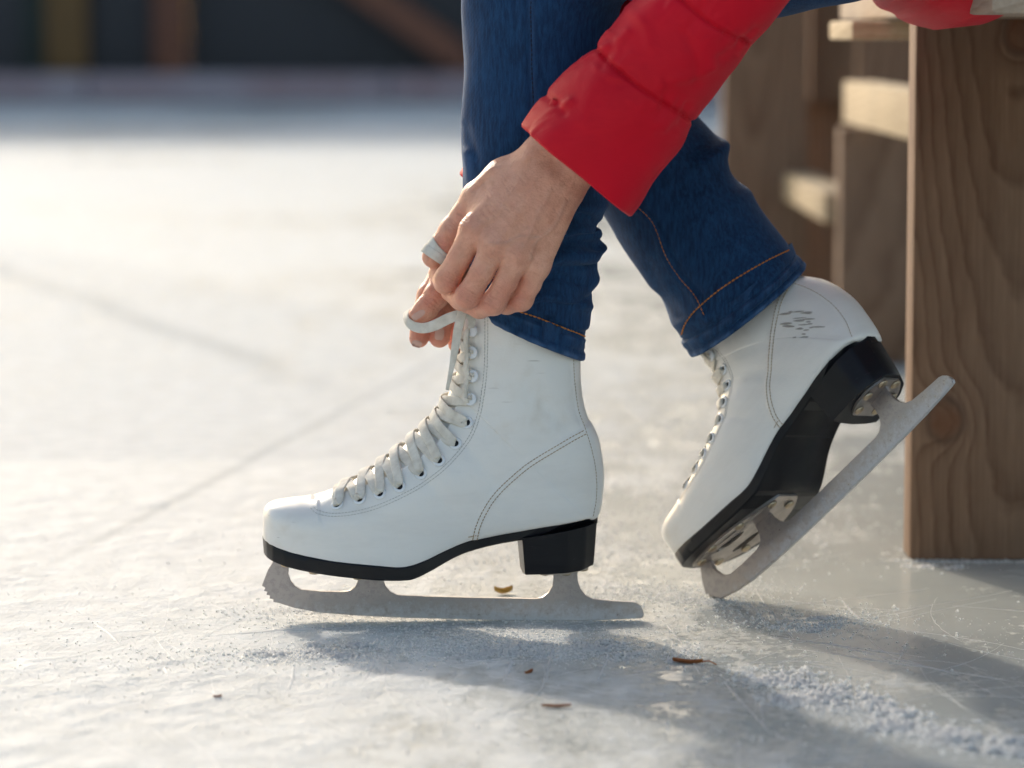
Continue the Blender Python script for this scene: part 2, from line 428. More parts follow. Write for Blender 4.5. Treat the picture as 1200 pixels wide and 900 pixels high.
m_.link(m_.b.outputs[0], ms.inputs[1]); m_.link(tr.outputs[0], ms.inputs[2]); m_.link(ms.outputs[0], m_.t.nodes['Material Output'].inputs[0]); MAT['snow'] = m_.m
MAT['leaf_a'] = mat_plain('dry_leaf_orange', (.42, .13, .03), .6, (200, .4, .001), .25)
MAT['leaf_b'] = mat_plain('dry_leaf_ochre', (.55, .30, .035), .55, (200, .4, .001), .25)

# ------------------------------------------------------------------ ice
def mat_ice():
    m = M('rink_ice'); s3 = m.sep(); x, y = s3[0], s3[1]
    far = m.math('MULTIPLY', m.math('SUBTRACT', y, .5), .35, clamp=True)                 # skated-over middle of the rink
    stk = m.noise(16, 6, .7, vec=m.mapping((1, .16, 1), (0, 0, -.6)))
    big = m.noise(1.5, 5, .62, vec=m.mapping((1.2, .55, 1)))
    big2 = m.noise(.55, 5, .62, vec=m.mapping((.8, .7, 1), loc=(4, 2, 0)))
    mid = m.noise(11, 6, .65, vec=m.mapping((1, .6, 1), (0, 0, -.35)))
    fine = m.noise(75, 6, .72)
    side = m.math('MULTIPLY', m.math('SUBTRACT', .03, x), 1.15)                           # swept clear beside the bench
    side = m.math('MULTIPLY', m.math('MINIMUM', m.math('MAXIMUM', side, -.26), .50), m.math('SUBTRACT', 1., m.math('MULTIPLY', far, .75)))
    cover = m.math('ADD', m.math('ADD', m.math('MULTIPLY', m.math('SUBTRACT', big, .5), .65), m.math('MULTIPLY', m.math('SUBTRACT', mid, .5), .95)),
                   m.math('ADD', m.math('MULTIPLY', m.math('SUBTRACT', fine, .5), .75), side))
    cover = m.math('ADD', cover, m.math('MULTIPLY', m.math('SUBTRACT', big2, .45), m.math('MULTIPLY', far, 1.5)))
    cover = m.math('ADD', cover, m.math('ADD', .50, m.math('MULTIPLY', m.math('SUBTRACT', stk, .5), .7)))
    trk = None
    for (x1, y1), (x2, y2), wd, lo_, hi_ in (((-.99, 4.0), (-.31, 1.98), .055, 1.5, 2.2), ((-.36, .48), (-.247, 1.2), .012, .2, .45)):        # old skating tracks
        L_ = math.hypot(x2 - x1, y2 - y1); a_, b_ = (y2 - y1) / L_, -(x2 - x1) / L_; c_ = -(a_ * x1 + b_ * y1)
        dl = m.math('ADD', m.math('ADD', m.math('MULTIPLY', x, a_), m.math('MULTIPLY', y, b_)), m.math('ADD', c_, m.math('MULTIPLY', m.math('SUBTRACT', m.noise(1.2, 3), .5), wd * 3)))
        tk = m.math('SUBTRACT', 1., m.math('DIVIDE', m.math('ABSOLUTE', dl), wd), clamp=True)
        tk = m.math('MULTIPLY', tk, m.math('DIVIDE', m.math('SUBTRACT', y, lo_), hi_ - lo_, clamp=True)); trk = tk if trk is None else m.math('MAXIMUM', trk, tk)
    fr = m.ramp(cover, [(.36, 0.), (.60, .8), (.85, 1.)])
    fr2 = fr
    ice_c = m.ramp(m.noise(5, 5, .6), [(.3, (.36, .385, .37)), (.7, (.47, .495, .48))])
    snow_c = m.ramp(m.noise(30, 4), [(.3, (.60, .62, .615)), (.7, (.75, .77, .765))])
    m.set(Base_Color=m.mix(m.math('MULTIPLY', trk, .6), m.mix(fr2, ice_c, snow_c), (.36, .39, .40)), Roughness=m.math('ADD', .22, m.math('MULTIPLY', fr2, .50)), IOR=1.31, Specular_IOR_Level=.32,
          Subsurface_Weight=.65, Subsurface_Scale=1.)
    m.b.subsurface_method = 'BURLEY'; m.b.inputs['Subsurface Radius'].default_value = (.040, .044, .044)
    b = m.bump(m.math('MULTIPLY', fr, m.noise(170, 5, .7)), .42, .006)
    b = m.bump(m.math('MULTIPLY', fr, m.noise(28, 5, .65, vec=m.mapping((1, .7, 1)))), .3, .02, b)
    b = m.bump(fr2, .25, .003, b); m.bump(m.noise(9, 3), .1, .01, b)
    return m.m
MAT['ice'] = mat_ice()
def vnoise(x, y, cell, seed):
    r_ = np.random.default_rng(seed); T = r_.random((512, 512)); u, v = x / cell + 100, y / cell + 100; i, k = np.floor(u).astype(int), np.floor(v).astype(int); f, g = u - i, v - k
    f = f * f * (3 - 2 * f); g = g * g * (3 - 2 * g); t = lambda a, b: T[a % 512, b % 512]
    return (t(i, k) * (1 - f) + t(i+1, k) * f) * (1 - g) + (t(i, k+1) * (1 - f) + t(i+1, k+1) * f) * g
def ice_relief(x, y):
    """scraped snow crust, a few millimetres high, thin beside the bench"""
    a = .55 * x + .83 * y; b = .83 * x - .55 * y
    cov = .5 + 1.5 * (vnoise(x, y, .11, 1) - .5) + .8 * (vnoise(b, a * .5, .045, 2) - .5) - .9 * np.clip(x - .02, -.25, .35) - .15
    cov = sstep(.30, .75, cov)
    h = .0017 * vnoise(b, a * .7, .022, 3) + .0014 * vnoise(x, y, .010, 4) + .0011 * vnoise(x, y, .0058, 5) + .0016 * vnoise(b * 1.0, a * .22, .012, 6)
    base = .0005 * vnoise(b, a * .3, .03, 7)
    edge = sstep(.62, .45, np.abs(x)) * sstep(-.98, -.80, y) * sstep(.95, .60, y)
    foot = 1 - .75 * np.exp(-((x + .05) / .22) ** 4 - (y / .02) ** 2)
    return (np.maximum(0, h - .0021) * .75 * cov + base) * edge * foot - .0004
gx = np.linspace(-.64, .64, 460); gy = np.linspace(-1.0, 1.0, 720); XX, YY = np.meshgrid(gx, gy); ZZ = ice_relief(XX, YY)
V = np.c_[XX.ravel(), YY.ravel(), ZZ.ravel()]; n0 = len(V); Fq = grid_faces(720, 460, False)
ZZ.reshape(-1)[:] = ZZ.ravel(); V[np.r_[0:460, n0-460:n0], 2] = 0; V[::460, 2] = 0; V[459::460, 2] = 0
O = [(-40, -8, 0), (40, -8, 0), (40, 90, 0), (-40, 90, 0)]; V = np.vstack([V, O]); c00, c10, c11, c01 = 0, 459, n0 - 1, n0 - 460
Fq += [tuple([n0, n0 + 1]) + tuple(range(c10, c00 - 1, -1)), tuple([n0 + 1, n0 + 2]) + tuple(range(c11, c10 - 1, -460)), tuple([n0 + 2, n0 + 3]) + tuple(range(c01, c11 + 1)), tuple([n0 + 3, n0]) + tuple(range(c00, c01 + 1, 460))]
ice = obj('ice_rink', V, Fq, MAT['ice'])
tag(ice, kind='structure')

# snow grains and scraped crumbs lying on the ice (nobody could count them)
def grains():
    P = []
    def line(pts, n, sx, sy, r0, r1):
        Q = np.array([G(*p)[:2] for p in pts]); Q = even(Q, .002) if len(Q) > 1 else np.repeat(Q, 2, 0)
        c = Q[rng.integers(0, len(Q), n)]
        c = c + np.stack([rng.normal(0, sx, n), rng.normal(0, sy, n)], 1)
        r = r0 + (r1 - r0) * rng.random(n) ** 4; P.append(np.c_[c, r])
    def clump(pts, k, n, sx, sy, s, r0, r1):
        Q = np.array([G(*p)[:2] for p in pts]); Q = even(Q, .002)
        for c in Q[rng.integers(0, len(Q), k)]:
            c = c + np.array([rng.normal(0, sx), rng.normal(0, sy)]); q = int(n * (.3 + rng.random()))
            P.append(np.c_[c + rng.normal(0, s * (.4 + rng.random()), (q, 2)), r0 + (r1 - r0) * rng.random(q) ** 3])
    line([(310, 712), (420, 735), (560, 742), (740, 738)], 2600, .04, .02, .0003, .0014)
    line([(230, 775), (350, 770), (480, 765)], 1700, .05, .03, .0003, .0017)
    clump([(330, 770), (420, 755)], 8, 260, .02, .012, .008, .0004, .0022)
    line([(520, 755), (640, 760), (740, 770)], 4200, .05, .022, .0003, .0016)
    clump([(560, 770), (700, 758), (760, 765)], 12, 160, .03, .02, .006, .0004, .0018)
    line([(700, 700), (760, 690), (830, 700), (880, 690)], 3000, .03, .03, .0003, .0014)
    line([(820, 705), (900, 735), (960, 740), (1000, 715)], 1500, .03, .02, .0003, .0016)
    clump([(940, 735), (985, 728)], 8, 140, .015, .02, .006, .0004, .0016)
    clump([(900, 790), (960, 815), (1040, 845), (1120, 870), (1200, 885)], 40, 150, .014, .012, .007, .0005, .0030)
    line([(890, 785), (960, 812), (1040, 845), (1120, 868), (1210, 885)], 3800, .02, .016, .0003, .0020)
    line([(1072, 656), (1130, 658), (1200, 659)], 900, .02, .004, .0003, .0014); clump([(1085, 664), (1110, 666)], 5, 120, .01, .004, .004, .0004, .0014)
    line([(335, 716), (500, 726), (750, 728)], 2200, .01, .004, .0002, .0011); line([(815, 703), (850, 707)], 500, .012, .006, .0003, .0014)
    line([(700, 860), (850, 880)], 600, .08, .05, .0003, .0018)
    line([(1000, 740), (1150, 760)], 420, .07, .07, .0003, .0014)
    line([(760, 560), (900, 620), (1000, 640)], 1600, .10, .10, .0004, .0020)
    line([(150, 700), (60, 800), (200, 860)], 1500, .12, .10, .0003, .0012)
    line([(480, 640), (620, 650), (740, 620)], 3000, .10, .10, .0004, .0020)
    P = np.vstack(P); P = P[(P[:, 2] > 0)]
    t = (1 + 5 ** .5) / 2
    oc = np.array([(1,0,0),(-1,0,0),(0,1,0),(0,-1,0),(0,0,1),(0,0,-1)], float)
    of = np.array([(0,2,4),(2,1,4),(1,3,4),(3,0,4),(2,0,5),(1,2,5),(3,1,5),(0,3,5)])
    n = len(P); a = rng.random(n) * 6.28; ca, sa = np.cos(a), np.sin(a)
    V = oc[None] * (1 + rng.normal(0, .28, (n, 6, 1))); V = V + rng.normal(0, .2, V.shape)
    X = V[..., 0] * ca[:, None] - V[..., 1] * sa[:, None]; Yv = V[..., 0] * sa[:, None] + V[..., 1] * ca[:, None]
    V = np.stack([X, Yv, V[..., 2] * .8], -1) * P[:, 2][:, None, None]
    V += np.c_[P[:, :2], ice_relief(P[:, 0], P[:, 1]) + P[:, 2] * .4][:, None, :]
    Fc = (of[None] + 6 * np.arange(n)[:, None, None]).reshape(-1, 3)
    me = bpy.data.meshes.new('snow_grains'); V = V.reshape(-1, 3)
    me.vertices.add(len(V)); me.vertices.foreach_set('co', V.ravel())
    me.loops.add(len(Fc) * 3); me.loops.foreach_set('vertex_index', Fc.ravel().astype(np.int32))
    me.polygons.add(len(Fc)); me.polygons.foreach_set('loop_start', np.arange(0, len(Fc) * 3, 3, dtype=np.int32))
    me.polygons.foreach_set('use_smooth', [True] * len(Fc))
    me.update(calc_edges=True); me.validate(); me.materials.append(MAT['snow'])
    o = bpy.data.objects.new('snow_grains', me); COL.objects.link(o)
    tag(o, 'loose white snow grains scraped up on the ice around the skates', 'snow', kind='stuff')
grains()
def scratches():
    mb = MB()
    def sc(a, b, wd=.0011, bow=0.):
        A, B = G(*a), G(*b); k = 24; t = np.linspace(0, 1, k)[:, None]; P = A * (1 - t) + B * t
        d = (B - A) / np.linalg.norm(B - A); n = np.array([-d[1], d[0], 0]); P[:, 2] = ice_relief(P[:, 0], P[:, 1]) - .00005; P = P + n * (bow * np.sin(np.pi * t) + rng.normal(0, .00025, (k, 1)))
        wv = wd * np.sin(np.pi * np.clip(t[:, 0], .02, .98)) ** .5 * (1 + rng.normal(0, .3, k)); h = wv * .5
        V = []
        for i in range(k): V += [P[i] - n * wv[i], P[i] + np.array([0, 0, max(.0002, h[i])]), P[i] + n * wv[i]]
        mb.add(V, [f for i in range(k - 1) for f in ((i*3, i*3+1, i*3+4, i*3+3), (i*3+1, i*3+2, i*3+5, i*3+4))])
    for a, b in (((375, 815), (402, 765)), ((425, 800), (440, 770)), ((640, 800), (655, 745)), ((642, 770), (650, 745)), ((885, 690), (930, 748)), ((845, 795), (905, 860)),
                 ((985, 700), (1012, 728)), ((900, 745), (1085, 770)), ((930, 760), (1200, 800)), ((960, 752), (1130, 792)), ((320, 735), (300, 800)), ((345, 770), (335, 815)),
                 ((520, 772), (585, 778)), ((870, 700), (900, 735)), ((180, 745), (205, 775)), ((110, 730), (140, 755)), ((560, 745), (700, 762)), ((780, 730), (820, 790)),
                 ((450, 790), (480, 742)), ((590, 800), (600, 775)), ((700, 800), (720, 760)), ((240, 745), (420, 735))):
        sc(a, b, .0007 + .0006 * rng.random(), rng.normal(0, .002))
    for _ in range(150):                                                    # long shallow curves left by other skaters
        y0 = rng.uniform(690, 895); x0 = rng.uniform(-60, 1150); an = rng.choice([rng.normal(.15, .25), rng.normal(-.5, .3), rng.normal(.9, .4)]); l = rng.uniform(60, 330)
        b = (x0 + l * math.cos(an), min(930, max(560, y0 + l * math.sin(an) * .35))); sc((x0, y0), b, .00022 + .00045 * rng.random() ** 2, rng.normal(0, .012))
    for _ in range(45):
        x, y = rng.uniform(150, 1180), rng.uniform(735, 890); an = rng.normal(.9, .7); l = rng.uniform(15, 60)
        sc((x, y), (x + l * math.cos(an), y + l * math.sin(an) * .8), .0004 + .0004 * rng.random(), rng.normal(0, .001))
    o = obj('skate_scratches', mb.verts(), mb.F, MAT['snow']); tag(o, 'thin white skate scratches cut across the ice', 'scratches', kind='stuff')
scratches()

# ------------------------------------------------------------------ wall on the far side of the rink
FAR = 20.5
m_ = M('dark_panel'); m_.set(Base_Color=m_.ramp(m_.noise(.8, 4, vec=m_.mapping((1, 1, .3))), [(.3, (.020, .023, .032)), (.7, (.034, .036, .046))]), Roughness=.6); MAT['panel'] = m_.m
m_ = M('green_panel'); m_.set(Base_Color=m_.ramp(m_.noise(2, 3), [(.3, (.008, .022, .022)), (.7, (.012, .032, .030))]), Roughness=.6); MAT['gpanel'] = m_.m
m_ = M('ochre_timber'); m_.set(Base_Color=m_.ramp(m_.noise(3, 4, vec=m_.mapping((3, 3, .4))), [(.3, (.12, .065, .022)), (.7, (.17, .095, .035))]), Roughness=.7); MAT['ochre'] = m_.m
m_ = M('red_timber'); m_.set(Base_Color=m_.ramp(m_.noise(3, 4, vec=m_.mapping((3, 3, .4))), [(.3, (.14, .055, .035)), (.7, (.19, .075, .045))]), Roughness=.7); MAT['redt'] = m_.m
m_ = M('painted_kerb'); m_.set(Base_Color=m_.ramp(m_.noise(1.2, 5, .7, vec=m_.mapping((1, 1, .4))), [(.35, (.26, .17, .19)), (.55, (.30, .25, .29)), (.75, (.38, .37, .42))]), Roughness=.6); MAT['kerb'] = m_.m
wl = empty('rink_wall', (0, FAR, 0)); tag(wl, 'blurred dark rink wall with brown posts and a slanting brace across the ice', 'wall')
def wx(px): return (px - 600) / FPX * (FAR - CAM_Y)
for i, (a, b) in enumerate(((-900, -520), (-516, -200), (-196, 28), (106, 181), (223, 640), (644, 1100), (1104, 1600), (1604, 2200))):
    V, Fc = box(wx(a), wx(b), FAR + .05, FAR + .13, .02, 3.9, .01); obj('panel', V, Fc, MAT['panel'], wl, sharp=30)
V, Fc = box(wx(29), wx(56), FAR + .04, FAR + .14, .02, 3.9, .01); obj('panel', V, Fc, MAT['gpanel'], wl, sharp=30)
V, Fc = box(wx(57), wx(105.5), FAR - .06, FAR + .13, .02, 3.95, .015); obj('post', V, Fc, MAT['ochre'], wl, sharp=30)
V, Fc = box(wx(182), wx(222), FAR - .06, FAR + .13, .02, 3.95, .015); obj('post', V, Fc, MAT['redt'], wl, sharp=30)
for a in (-520, 640, 1100):
    V, Fc = box(wx(a - 18), wx(a + 22), FAR - .06, FAR + .045, .02, 3.95, .015); obj('post', V, Fc, MAT['redt'], wl, sharp=30)
A = U(395, -35, FAR - .12); B = U(560, 82, FAR - .12); dd = (B - A) / np.linalg.norm(B - A); A = A - dd * 2.2; B = B + dd * .1; nn = np.array([-dd[2], 0, dd[0]]) * .10
pts = [A - nn, B - nn, B + nn, A + nn]; V = [p + np.array([0, q, 0]) for q in (-.05, .05) for p in pts]
obj('brace', V, [(0,1,2,3),(7,6,5,4),(0,4,5,1),(1,5,6,2),(2,6,7,3),(3,7,4,0)], MAT['redt'], wl, smooth=False)
V, Fc = box(wx(-900), wx(2200), FAR - .10, FAR + .16, 3.96, 4.15, .02); obj('cap_rail', V, Fc, MAT['redt'], wl, sharp=30)
kb = empty('rink_kerb', (0, FAR - .5, 0)); tag(kb, 'low reddish grey kerb along the far edge of the ice', 'kerb')
for a in range(-900, 2200, 340):
    V, Fc = box(wx(a), wx(a + 338), FAR - .75, FAR - .22, 0, .19, .025); obj('kerb_board', V, Fc, MAT['kerb'], kb, sharp=30)

# ------------------------------------------------------------------ bench
PX0 = U(1070, 300, .304)[0]
kp = lambda x, y: (U(x, y, .304)[0] - PX0, U(x, y, .304)[2])
MAT['wood_post'] = mat_wood('post_wood', (.09, .16), knots=((*kp(1108, 492), .013, .016), (*kp(1197, 38), .013, .016)), freq=185)
MAT['wood_a'] = mat_wood('board_wood', (.05, .09), freq=110)
MAT['wood_sun_tint'] = mat_wood('sun_tinted_wood', (.03, .05), dark=(.34, .24, .14), light=(.62, .50, .34), axis=1, freq=90)  # wood made paler, its colour standing in for sunlight on the rails
MAT['wood_s'] = mat_wood('seat_wood', (.10, .06), axis=1, dark=(.30, .22, .16), light=(.50, .40, .32), freq=110)
bench = empty('wooden_bench', (PX0, .304, 0)); tag(bench, 'wooden plank bench with a wide knotty leg board standing on the ice', 'bench')
BH = .464
def bpart(name, x0, x1, y0, y1, z0, z1, mat, bev=.003):
    V, Fc = box(x0, x1, y0, y1, z0, z1, bev); return obj(name, V, Fc, MAT[mat], bench, sharp=35)
bpart('leg', PX0, PX0 + .145, .304, .352, 0.0, BH - .001, 'wood_post')
bpart('leg', PX0 + .28, PX0 + .425, .304, .352, 0.0, BH - .001, 'wood_a')
for k in range(3): bpart('seat_plank', .342 + k * .150, .342 + k * .150 + .144, -.15, .98, BH, BH + .042, 'wood_s', .004)
bpart('cross_rail', U(998, 20, .54)[0], PX0 + .40, .54, .76, U(998, 47, .54)[2], BH - .002, 'wood_sun_tint')      # end seen past the sleeve
bpart('leg', PX0 + .10, PX0 + .24, .86, .91, 0, BH - .001, 'wood_a'); bpart('leg', PX0 + .28, PX0 + .42, .86, .91, 0, BH - .001, 'wood_a')
# wooden frame farther back
tx = U(848, 100, 2.85)[0]; tab = empty('wooden_trestle', (tx, 2.85, 0)); tag(tab, 'blurred brown trestle of upright boards and rails coloured sunlit pale behind the bench', 'trestle')
def tpart(name, x0, x1, y0, y1, z0, z1, mat, bev=.003):
    V, Fc = box(x0, x1, y0, y1, z0, z1, bev); return obj(name, V, Fc, MAT[mat], tab, sharp=35)
TH = .80
tpart('upright', tx, U(947, 100, 2.85)[0], 2.85, 2.92, 0, TH, 'wood_a')
tpart('upright', U(986, 100, 2.06)[0], U(986, 100, 2.06)[0] + .17, 2.06, 2.12, 0, U(986, 150, 2.06)[2], 'wood_a')
tpart('upright', tx + .62, tx + .75, 2.85, 2.92, 0, TH, 'wood_a'); tpart('upright', tx + .62, tx + .75, 2.06, 2.12, 0, TH, 'wood_a')
x1 = U(1068, 100, 1.25)[0]; tpart('side_rail', x1, x1 + .045, 1.05, 2.04, U(1068, 165, 1.25)[2], U(1068, 106, 1.25)[2], 'wood_sun_tint')
x2 = U(984, 100, 2.13)[0]; tpart('stretcher', x2 - .02, x2 + .03, 2.13, 2.84, U(984, 262, 2.13)[2], U(984, 226, 2.13)[2], 'wood_sun_tint')
tpart('apron', U(950, 60, 2.93)[0], tx + .8, 2.93, 2.97, U(950, 118, 2.93)[2], TH - .01, 'wood_a')
tpart('upright', U(935, 60, 2.99)[0], U(1010, 60, 2.99)[0], 2.99, 3.03, 0, TH, 'wood_a'); tpart('upright', U(1006, 60, 2.5)[0], U(1100, 60, 2.5)[0], 2.5, 2.55, 0, TH - .02, 'wood_a')

# ------------------------------------------------------------------ skates
PAIRS = [((308,604),(308.3,626),2,2),((309.5,596),(310,630),9,9),((313,591),(314,632),17,16.5),((320,587.3),(322,634.5),25,24),((332,584.8),(336,638),32,31),
 ((347,583),(353,642),37,36),((365,580.5),(375,646),40,39.5),((384,573),(400,649.7),42.5,42),((404,563),(425,652.5),43.5,43),((423,553),(448,654),44,43.5),
 ((442,540),(470,655.6),43.5,43),((459,527),(495,650),43,41),((473,516),(522,638),42,37),((485.6,504.4),(550,627),41,33.5),((497,493),(578,620.5),40,31),
 ((508,482),(607,615.4),39,30.5),((515,471),(637,610.3),38,30.5),((521,460),(665,606),37.5,29),((526,449),(685,603),37,22),((530,438),(699,601),37,7),
 ((532.5,426),(704,575),36.5,1),((534.5,412),(704.7,549),36,.5),((537,397),(699,515),35.5,.5),((539,380),(686,485),35.5,.5),((541,363),(680,455),36,.5),((542,350),(679,425),37,.5),((543,336),(680,392),38.5,.5)]
E_EDGE = poly2([(366,582),(378,579),(400,572),(424,564),(445,556),(463,548),(491,531),(513,513),(528,490),(537,462),(541,433),(545,405),(549,370),(551,330)])
E_ST = poly2([(363,582),(366,589),(375,594.5),(392,597),(419,594),(445.6,586.7),(476.7,573),(503,557.8),(530,535.6),(552,509),(563,482),(568,455.6),(571,429),(572,398),(572,366),(572,336)])
C_SEAM = poly2([(552,628),(553,622),(556.7,606.7),(564.7,589),(576.7,571),(596.7,551),(619,533),(645.6,517),(668,505),(686,497)])
B_SEAM = poly2([(669,380),(669,420),(671,450),(675,478),(683,500),(691,526.7),(695.5,553),(695.5,580),(691,604)])
EYE = [(398,584.7),(423.9,577.8),(447.5,570.8),(470.3,562.5),(494.7,547.8),(515.8,532.5),(534.4,513.9),(548,490.3)]
HOOK = [(554,463.9),(557,437),(556.5,409.7),(557,384)]

def boot_grid():
    NT, NS = 300, 84
    R = np.array([[*L2(*f), *L2(*b), wv * .001, e * .001] for f, b, wv, e in PAIRS])
    R = catmull(R, NT); R[:, 4:] = np.maximum(R[:, 4:], .0004); R[:, 5] = np.minimum(R[:, 5], R[:, 4] * .995)
    q = np.linspace(0, 1, NS); s = 0.5 - 0.5 * np.cos(np.pi * q); s = .75 * s + .25 * q
    t = np.linspace(0, 1, NT); rows = []
    for i in range(NT):
        F_, B_, wv, e = R[i, :2], R[i, 2:4], R[i, 4], R[i, 5]
        s0 = .55 if t[i] < .7 else .5; p = 2.3 if t[i] < .25 else 2.05
        up = (1 - (1 - np.clip(s / s0, 0, 1)) ** p) ** (1 / p)
        h = wv * up; lo = np.clip((s - s0) / (1 - s0), 0, 1); qe = 2.2
        h = np.where(s > s0, e + (wv - e) * (1 - lo ** qe) ** (1 / qe), h)
        xz = F_[None] * (1 - s[:, None]) + B_[None] * s[:, None]
        near = np.c_[xz[:, 0], -h, xz[:, 1]]; far_ = np.c_[xz[::-1, 0], h[::-1], xz[::-1, 1]]
        rows.append(np.vstack([near, far_[:-1]]))
    A = np.array(rows); nc = A.shape[1]
    du = np.gradient(A, axis=0); dv = np.roll(A, -1, 1) - np.roll(A, 1, 1); N = np.cross(du, dv)
    N /= np.linalg.norm(N, axis=2)[..., None] + 1e-12
    c = A.mean(1, keepdims=True); sgn = np.sign(((A - c) * N).sum((1, 2)))[:, None, None]; N = N * np.where(sgn == 0, 1, sgn)
    xz = A[..., [0, 2]].reshape(-1, 2); D = np.zeros(len(xz))
    d, sg = seg_dist(xz, E_EDGE); d = d * sg; D += np.where(xz[:, 0] > L2(366, 582)[0], -.0030 * sstep(-.0006, .0014, d), 0)    # tongue sits below the eyestays
    d, sg = seg_dist(xz, C_SEAM); D += .0009 * sstep(-.0005, .0006, -d * sg) * sstep(0, .004, xz[:, 0] - L2(552, 620)[0])
    d, sg = seg_dist(xz, B_SEAM); D += .0010 * sstep(-.0005, .0006, d * sg)
    x, z = xz[:, 0], xz[:, 1]                                                              # soft creases at the ankle
    for (a, b), am, sg_ in (((505, 560), -.0012, .005), ((520, 540), .0008, .006), ((548, 520), -.0011, .006), ((640, 470), -.0013, .009), ((655, 485), -.0010, .006), ((590, 470), .0008, .012), ((585, 560), -.0007, .008), ((400, 615), -.0005, .008), ((600, 500), .0006, .012), ((450, 610), -.0006, .012), ((655, 570), -.0005, .01)):
        a2 = L2(a, b); D += am * np.exp(-(((x - a2[0]) * .75 + (z - a2[1]) * .65) / sg_) ** 2 - (((x - a2[0]) * .65 - (z - a2[1]) * .75) / .03) ** 2)
    A = A + N * D.reshape(A.shape[:2])[..., None]
    top = A[-1]; c = top.mean(0); inn = [c + (top - c) * .93 + np.array([0, 0, .0005]), c + (top - c) * .91 - np.array([0, 0, .012]), c + (top - c) * .90 - np.array([0, 0, .03])]
    A = np.concatenate([A, np.array(inn)], 0)
    return A, nc
SKATE = empty('ice_skate', ORG)
BA, nc = boot_grid(); BV = BA.reshape(-1, 3); BF = grid_faces(len(BA), nc) + [tuple(range(nc))]
boot = obj('boot', BV, BF, MAT['leather'], SKATE, local=True); fix_normals(boot)
bvh = BVHTree.FromPolygons([Vector(v) for v in BV], BF)
def on_boot(x, z, off=0., side=-1):
    h = bvh.ray_cast(Vector((x, side * .3, z)), Vector((0, -side, 0)))
    if h[0] is None:
        n_ = bvh.find_nearest(Vector((x, side * .05, z))); p, n = np.array(n_[0]), np.array(n_[1])
    else: p, n = np.array(h[0]), np.array(h[1])
    if n[1] * side < 0: n = -n
    return p + n * off, n
def stitches(name, lines, mat, ln=.0019, gap=.0009, r=.00035, sides=(-1, 1)):
    mb = MB()
    for ln_ in lines:
        P = even(catmull(ln_, 12 * len(ln_)), (ln + gap) / 4)
        for k in range(0, len(P) - 4, 4):
            for sd in sides:
                a, na = on_boot(*P[k], .00005, sd); m1, n1 = on_boot(*((P[k] + P[k + 3]) / 2), .0003, sd); b, nb = on_boot(*P[k + 3], .00005, sd)
                if np.linalg.norm(a - b) > .006: continue
                V, Fc = tube([a, m1, b], [r * .7, r, r * .7], 5); mb.add(V, Fc)
    return obj(name, mb.verts(), mb.F, mat, boot, local=True)
def offset_line(P, d):
    P = catmull(P, 6 * len(P)); T = np.gradient(P, axis=0); T /= np.linalg.norm(T, axis=1)[:, None]
    return P + np.stack([-T[:, 1], T[:, 0]], 1) * d
tag(stitches('eyestay_stitching', [E_ST[1:], offset_line(E_ST, .0022)[8:]], MAT['thread_grey'], .0016, .0009, .00026), kind='stuff')
tag(stitches('counter_stitching', [offset_line(C_SEAM, -.0014), offset_line(C_SEAM, -.0046)], MAT['thread_tan'], .0019, .0007, .00042), kind='stuff')
tag(stitches('backstay_stitching', [offset_line(B_SEAM, .0016)], MAT['thread_tan'], .0016, .0009, .00030), kind='stuff')
# eyelets and hooks
def ringmesh(r, rr, n=18, k=8):
    V = []; 
    for i in range(n):
        a = 2 * math.pi * i / n
        for j in range(k):
            b = 2 * math.pi * j / k; q = r + rr * math.cos(b); V.append((q * math.cos(a), q * math.sin(a), rr * .6 * math.sin(b)))
    Fc = [(i*k+j, ((i+1) % n)*k+j, ((i+1) % n)*k+(j+1) % k, i*k+(j+1) % k) for i in range(n) for j in range(k)]
    return V, Fc
def lathe(prof, n=18):
    V = [(r * math.cos(2*math.pi*i/n), r * math.sin(2*math.pi*i/n), z) for r, z in prof for i in range(n)]
    k = len(prof); return V, grid_faces(k, n) + [tuple(range(n))[::-1], tuple((k-1)*n + i for i in range(n))]
eye_me = mesh('eyelet', *ringmesh(.0037, .0013), MAT['eyelet']); hole_me = mesh('eyelet_hole', *lathe([(.0030, -.0002), (.0030, .0003)]), MAT['sole'])
hook_me = mesh('lace_hook', *lathe([(.0022, -.002), (.0022, .0018), (.0046, .0022), (.0050, .0029), (.0047, .0037), (.0036, .0041), (.0014, .0042)]), MAT['eyelet'], sharp=50)
def place(me, name, p, n, parent):
    o = bpy.data.objects.new(name, me); COL.objects.link(o); o.parent = parent
    o.location = p; o.rotation_euler = Vector(n).to_track_quat('Z', 'Y').to_euler(); return o
EN = []
for e in EYE + HOOK:
    q = L2(*e); pr = {}
    for sd in (-1, 1):
        p, n = on_boot(q[0], q[1], 0, sd); pr[sd] = (p, n)
        if e in EYE:
            place(eye_me, 'eyelet', p + n * .0006, n, boot); place(hole_me, 'eyelet_hole', p + n * .0002, n, boot)
        else: place(hook_me, 'lace_hook', p, n, boot)
    EN.append(pr)
